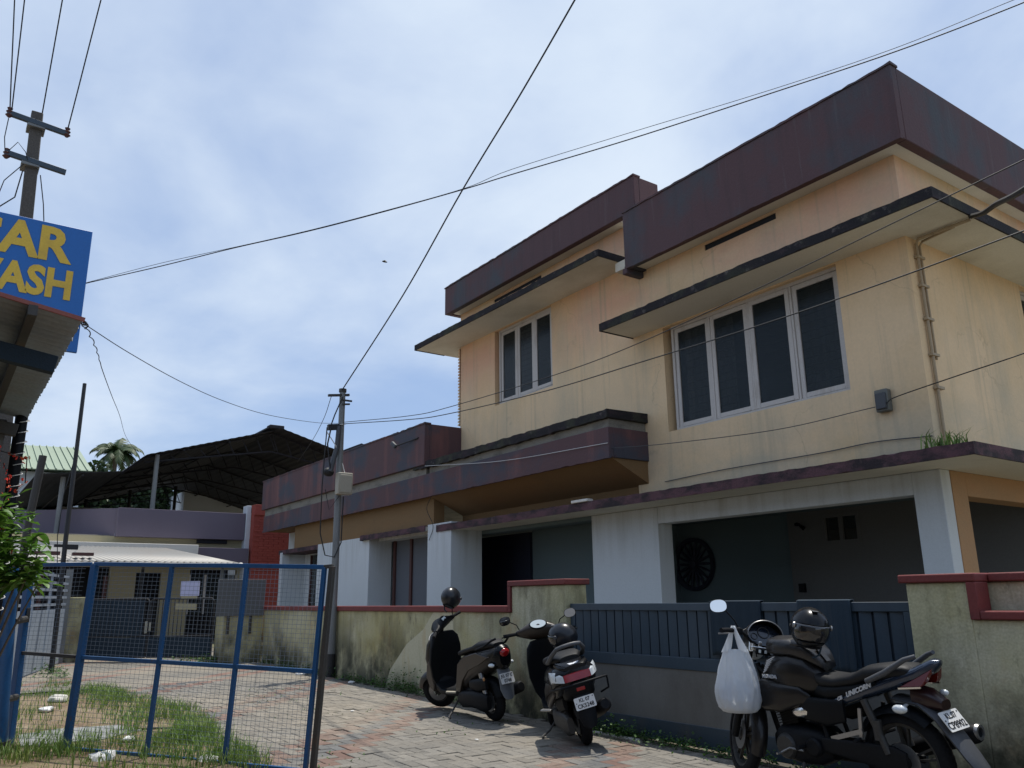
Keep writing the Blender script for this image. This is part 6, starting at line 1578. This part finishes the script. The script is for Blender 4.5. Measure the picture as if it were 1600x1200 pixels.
so('white_ties', hk, K['whitetape'], kind='stuff')

def smooth(pts, n=8):
    pts = [Vector(p) for p in pts]; out = []
    P = [pts[0]*2 - pts[1]] + pts + [pts[-1]*2 - pts[-2]]
    for i in range(1, len(P) - 2):
        for k in range(n):
            t = k/n; a, b, c, d = P[i-1:i+3]
            out.append(.5*((2*b) + (c - a)*t + (2*a - 5*b + 4*c - d)*t*t + (3*b - a - 3*c + d)*t**3))
    out.append(pts[-1]); return out
def wire(pts, r, label, m='cable', n=8):
    return solo('overhead_wire' if r < .015 else 'overhead_cable', MB().tube(smooth(pts, n), r, 6), K[m], label, 'wire')
wire([(-13.56,5.74,4.92), (-10.99,5.62,5.92), (-8.99,5.50,6.85), (-7.44,5.40,7.46), (-6.18,5.31,8.00), (-5.58,5.26,8.26), (-3.5,5.1,9.2)], .011, 'thick black cable rising steeply from the top of the galvanised pole')
LW = [(-11.40,.50,4.95), (-11.16,.67,4.93), (-10.47,1.11,4.96), (-9.52,1.73,4.985), (-8.63,2.30,5.02), (-7.81,2.83,5.035), (-7.05,3.32,5.075), (-6.25,3.84,5.14), (-5.82,4.12,5.19), (-4.83,4.76,5.29), (-3.79,5.43,5.43), (-2.93,5.99,5.56), (-2.14,6.50,5.73), (-1.0,7.2,6.0)]
wire(LW, .0058, 'long sagging black wire crossing the whole sky from the sign to the top right')
wire([Vector(p) + Vector((0, 0, .008 + (.06*math.sin(PI*(i - 7)/3.5) if 7 < i < 10.5 else .05*math.sin(PI*(i - 10.5)/3) if i > 10.5 else (.03 if i == 3 else 0)))) for i, p in enumerate(LW)], .003, 'thinner wire looping just above the long sagging black wire', n=6)
wire([(-6.90,.74,3.34), (-7.46,1.17,3.32), (-8.26,1.79,3.33), (-9.16,2.48,3.40), (-10.33,3.38,3.57), (-12.21,4.75,3.97), (-13.52,5.68,4.30)], .0038, 'thin wire sagging from the sign board to the galvanised pole')
tw_ = smooth([(-6.95,.76,3.34), (-7.09,.77,3.39), (-8.69,1.07,3.66), (-10.22,1.36,3.83), (-13.52,1.97,4.30), (-18.14,2.83,4.97), (-26.0,4.29,6.0), (-27.0,4.9,5.6)], 24)
solo('overhead_wire', MB().tube([p + Vector((0, .025*math.sin(i*.8)*max(0, 1 - i/70), .02*math.cos(i*.8)*max(0, 1 - i/70))) for i, p in enumerate(tw_)], .0048, 6), K['cable'], 'curly twisted wire falling from the sign towards the palm tree', 'wire')
wire([(-13.51,5.78,4.33), (-11.40,5.98,4.07), (-10.29,6.06,4.00), (-7.82,6.20,3.96), (-6.39,6.28,4.01), (-4.68,6.37,4.17), (-3.37,6.44,4.32), (-2.34,6.50,4.44), (-.8,6.6,4.62)], .0055, 'upper of two wires from the galvanised pole passing the house front')
wire([(-13.51,5.78,4.30), (-11.40,5.98,4.01), (-10.29,6.06,3.90), (-8.08,6.19,3.79), (-6.41,6.28,3.78), (-4.72,6.37,3.78), (-3.44,6.44,3.82), (-2.43,6.50,3.88), (-.8,6.6,3.98)], .0065, 'lower of two wires from the galvanised pole passing the house front')
wire([(-4.90,8.60,3.30), (-4.68,8.45,3.31), (-3.96,8.40,3.38), (-3.34,8.40,3.45), (-2.2,8.3,3.58)], .006, 'wire running right from the meter box on the cream wall')
wire([(-8.80,7.95,3.33), (-7.9,8.15,3.27), (-6.30,8.45,3.22), (-5.04,8.60,3.28)], .005, 'slack wire from the maroon band to the meter box', 'greyplastic')
wire([(-8.47,8.675,2.85), (-7.36,8.675,2.88), (-5.87,8.675,2.88), (-5.15,8.675,2.90), (-4.48,8.68,2.86)], .006, 'cable stapled low on the cream wall above the sunshade', 'greyplastic')
wire([(-13.56,5.55,4.80), (-16.5,6.6,5.05), (-20,7.7,5.22), (-27.2,10.0,5.9)], .006, 'thin wire from the galvanised pole bracket to the shed roof')
wire([(-14.2,7.84,3.80), (-11.5,7.86,3.52), (-8.80,7.88,3.40)], .005, 'pale slack wire drooping across the front of the maroon band', 'whitetape')
wire([(-13.95,7.86,3.18), (-14.2,7.9,2.95), (-14.1,7.99,2.62), (-14.25,7.99,2.35)], .006, 'dark cable dangling from the ochre soffit to the white wall end', 'cable')
wire([(-3.78,8.80,5.19), (-3.5,8.45,5.02), (-3.2,8.05,4.88), (-2.6,7.1,4.48), (-1.2,5.0,3.7)], .028, 'thick black cable bundle leaving the pipe at the canopy edge')
for (a, b, lb) in (((-11.31,.06,7.40), (-10.72,-.08,8.55), 'left one of the close pair of wires above the utility pole'), ((-11.30,.08,7.40), (-10.66,.02,8.55), 'right one of the close pair of wires above the utility pole'), ((-11.42,.42,7.50), (-10.37,.41,8.6), 'wire climbing from the tip of the concrete utility pole'), ((-11.31,.73,7.34), (-10.10,.81,8.6), 'wire climbing from the right end of the upper cross arm')):
    a = Vector(a); b = Vector(b); wire([a, a.lerp(b, .33) + Vector((0, 0, -.01)), a.lerp(b, .66), b, b + (b - a)*1.6], .008, lb)
# a small bird in the sky
bd_ = thing('bird', 'tiny dark bird flying in the open sky left of the house', 'bird', (-40, 19.23, 20.19), (.4, .2, 1.0))
obj('body', MB().ell((0, 0, 0), (.16, .05, .05), 12, 8), K['cable'], bd_)
for s in (-1, 1): obj('wing', MB().add([(.06, s*.03, .01), (-.06, s*.03, .01), (-.10, s*.20, .08), (-.04, s*.36, .05), (.03, s*.20, .09)], [(0,1,2,3,4)]), K['cable'], bd_)
obj('tail', MB().add([(-.13, -.02, 0), (-.13, .02, 0), (-.26, .05, 0), (-.26, -.05, 0)], [(0,1,2,3)]), K['cable'], bd_)

# ================================================================== GRASS, WEEDS, LITTER
def soilz(x, y):
    e = grass_edge(x); return gz(x) + .005 + min(.03, max(0, (e - y))*.12)
gmb = MB()
def patch(n, cx, cy, sx, sy, h, seed, w=.004):
    ra = random.Random(seed); V = []; F = []
    for _ in range(n):
        x = cx + ra.gauss(0, sx); y = cy + ra.gauss(0, sy)
        if y > grass_edge(x) + .12: continue
        if mnoise.noise(Vector((x*1.7, y*1.7, seed))) < -.10 : continue
        hh = h*.66*ra.uniform(.35, 1.3)*(.6 + .9*max(0, .5 + mnoise.noise(Vector((x*2.3, y*2.3, 9))))); a = ra.uniform(0, 2*PI); l = hh*ra.uniform(.1, .9); dx, dy = math.cos(a), math.sin(a); px, py = -dy*w, dx*w; z = soilz(x, y)
        b = len(V)
        V += [(x-px, y-py, z), (x+px, y+py, z), (x+dx*l*.4+px*.7, y+dy*l*.4+py*.7, z+hh*.6), (x+dx*l*.4-px*.7, y+dy*l*.4-py*.7, z+hh*.6), (x+dx*l, y+dy*l, z+hh*.92)]
        F += [(b, b+1, b+2, b+3), (b+3, b+2, b+4)]
    gmb.add(V, F)
patch(4200, -8.9, 2.25, .75, .28, .20, 1); patch(1700, -8.2, 2.2, .5, .25, .17, 2); patch(3200, -12.3, 2.35, 1.0, .28, .15, 3); patch(1800, -13.6, 1.9, .8, .4, .13, 4)
patch(1500, -8.4, 1.05, .45, .35, .16, 5); patch(1000, -9.2, .85, .5, .3, .15, 6); patch(900, -7.3, 1.7, .5, .3, .13, 7); patch(1200, -10.4, 2.6, .7, .2, .12, 8); patch(800, -11.6, .9, .8, .4, .16, 9); patch(1500, -7.6, 2.25, .4, .2, .10, 10)
setp(obj('grass', gmb, K['grass'], angle=0), kind='stuff')
wmb = MB()
def weeds(n, xa, xb, yc, sy, h, seed, ls=.035):
    ra = random.Random(seed)
    for _ in range(n):
        x = ra.uniform(xa, xb)
        if mnoise.noise(Vector((x*2.3, seed, 0))) < -.12: continue
        y = yc - abs(ra.gauss(0, sy)); z = gz(x) + abs(ra.gauss(0, h)); l = ls*ra.uniform(.5, 1.3); a = ra.uniform(0, 2*PI); e = ra.uniform(-.3, .9)
        u = Vector((math.cos(a)*math.cos(e), math.sin(a)*math.cos(e), math.sin(e)))*l; w = Vector((-math.sin(a), math.cos(a), .2))*l*.35
        p = Vector((x, y, z)); wmb.add([p, p + u*.5 + w, p + u, p + u*.5 - w], [(0,1,2,3)])
weeds(2600, -7.2, -3.6, 5.86, .13, .045, 1); weeds(900, -7.2, -6.2, 5.80, .10, .07, 4); weeds(2600, -17.3, -8.6, 5.84, .10, .06, 2); weeds(900, -11.8, -9.8, 5.84, .08, .13, 3); weeds(900, -19.6, -17.6, 5.1, .25, .07, 5, .06); weeds(700, -19.6, -16, 2.2, .2, .06, 6, .05); weeds(500, -3.5, -2, 5.84, .1, .08, 7)
rw = random.Random(77)
for _ in range(900):
    x = rw.uniform(-13.5, -4.5); y = rw.uniform(grass_edge(x), 5.7)
    if mnoise.noise(Vector((x*1.1, y*1.1, 4))) < .18: continue
    y = round(y/PU)*PU; l = .022*rw.uniform(.5, 1.3); a = rw.uniform(0, 2*PI); p = Vector((x, y, gz(x) - .004)); u = Vector((math.cos(a), math.sin(a), .9))*l; w = Vector((-math.sin(a), math.cos(a), 0))*l*.4
    wmb.add([p, p + u*.5 + w, p + u, p + u*.5 - w], [(0,1,2,3)])
setp(obj('weeds', wmb, K['weed'], angle=0), kind='stuff')
solo('kerb_strip', MB().box((-7.15, 5.66, gz(-7) - .03), (-6.10, 5.72, gz(-6.6) + .014)), K['kerb'], 'pale concrete strip between pavers and weeds at the gate foot', 'kerb', bevel=.006)
def crumple(c, r, label, m, seed, nm='litter', cat='litter', flat=.35):
    mb = MB().ell(c, (r, r*.8, r*flat), 12, 8, lambda p: p*(1 + .45*mnoise.noise(p*(2.4/r) + Vector((seed, 0, 0)))))
    return solo(nm, mb, K[m], label, cat, angle=20)
crumple((-11.42, 1.36, .03), .10, 'white crumpled plastic sheet on the brown soil behind the narrow mesh leaf', 'litter', 1, 'plastic_litter')
crumple((-8.05, 1.42, -.03), .13, 'white plastic bag crumpled in grass at the foot of the blue gate', 'litter', 2, 'plastic_litter')
crumple((-8.75, 1.75, -.01), .075, 'small white torn bag lying in grass behind the blue gate', 'litter', 3, 'plastic_litter')
crumple((-7.45, 2.12, -.05), .11, 'pale plastic scrap under the right half of the blue gate', 'litter', 4, 'plastic_litter')
crumple((-12.4, 1.60, .05), .15, 'pale brown rubble heap beside the grass behind the gate', 'kerb', 5, 'rubble', 'rubble')
crumple((-14.3, 5.55, .02), .13, 'white plastic scrap beside the foot of the galvanised pole', 'litter', 6, 'plastic_litter')
crumple((-12.4, 5.62, .0), .06, 'small white scrap on the pavers near the weeds', 'litter', 7, 'paper_scrap')
crumple((-9.55, 4.35, -.045), .028, 'tiny white paper bit alone on the open pavers', 'litter', 8, 'paper_scrap', flat=.2)
crumple((-7.05, 4.50, -.075), .022, 'tiny white paper bit on the pavers before the near scooter', 'litter', 9, 'paper_scrap', flat=.2)
sl = MB().prism([(-9.75, .95), (-9.0, .90), (-8.95, 1.55), (-9.35, 2.0), (-9.85, 1.85), (-9.95, 1.3)], gz(-9.4) - .02, gz(-9.4) + .045, 'XY')
solo('concrete_slab', sl, K['slab'], 'broken grey concrete slab lying in the grass behind the blue gate', 'slab', bevel=.006)
solo('fallen_stick', MB().tube([(-9.4, 1.95, -.01), (-9.0, 2.25, .02), (-8.55, 2.35, .0)], .012, 6), K['bark'], 'dark stick lying on the grass behind the blue gate', 'stick')
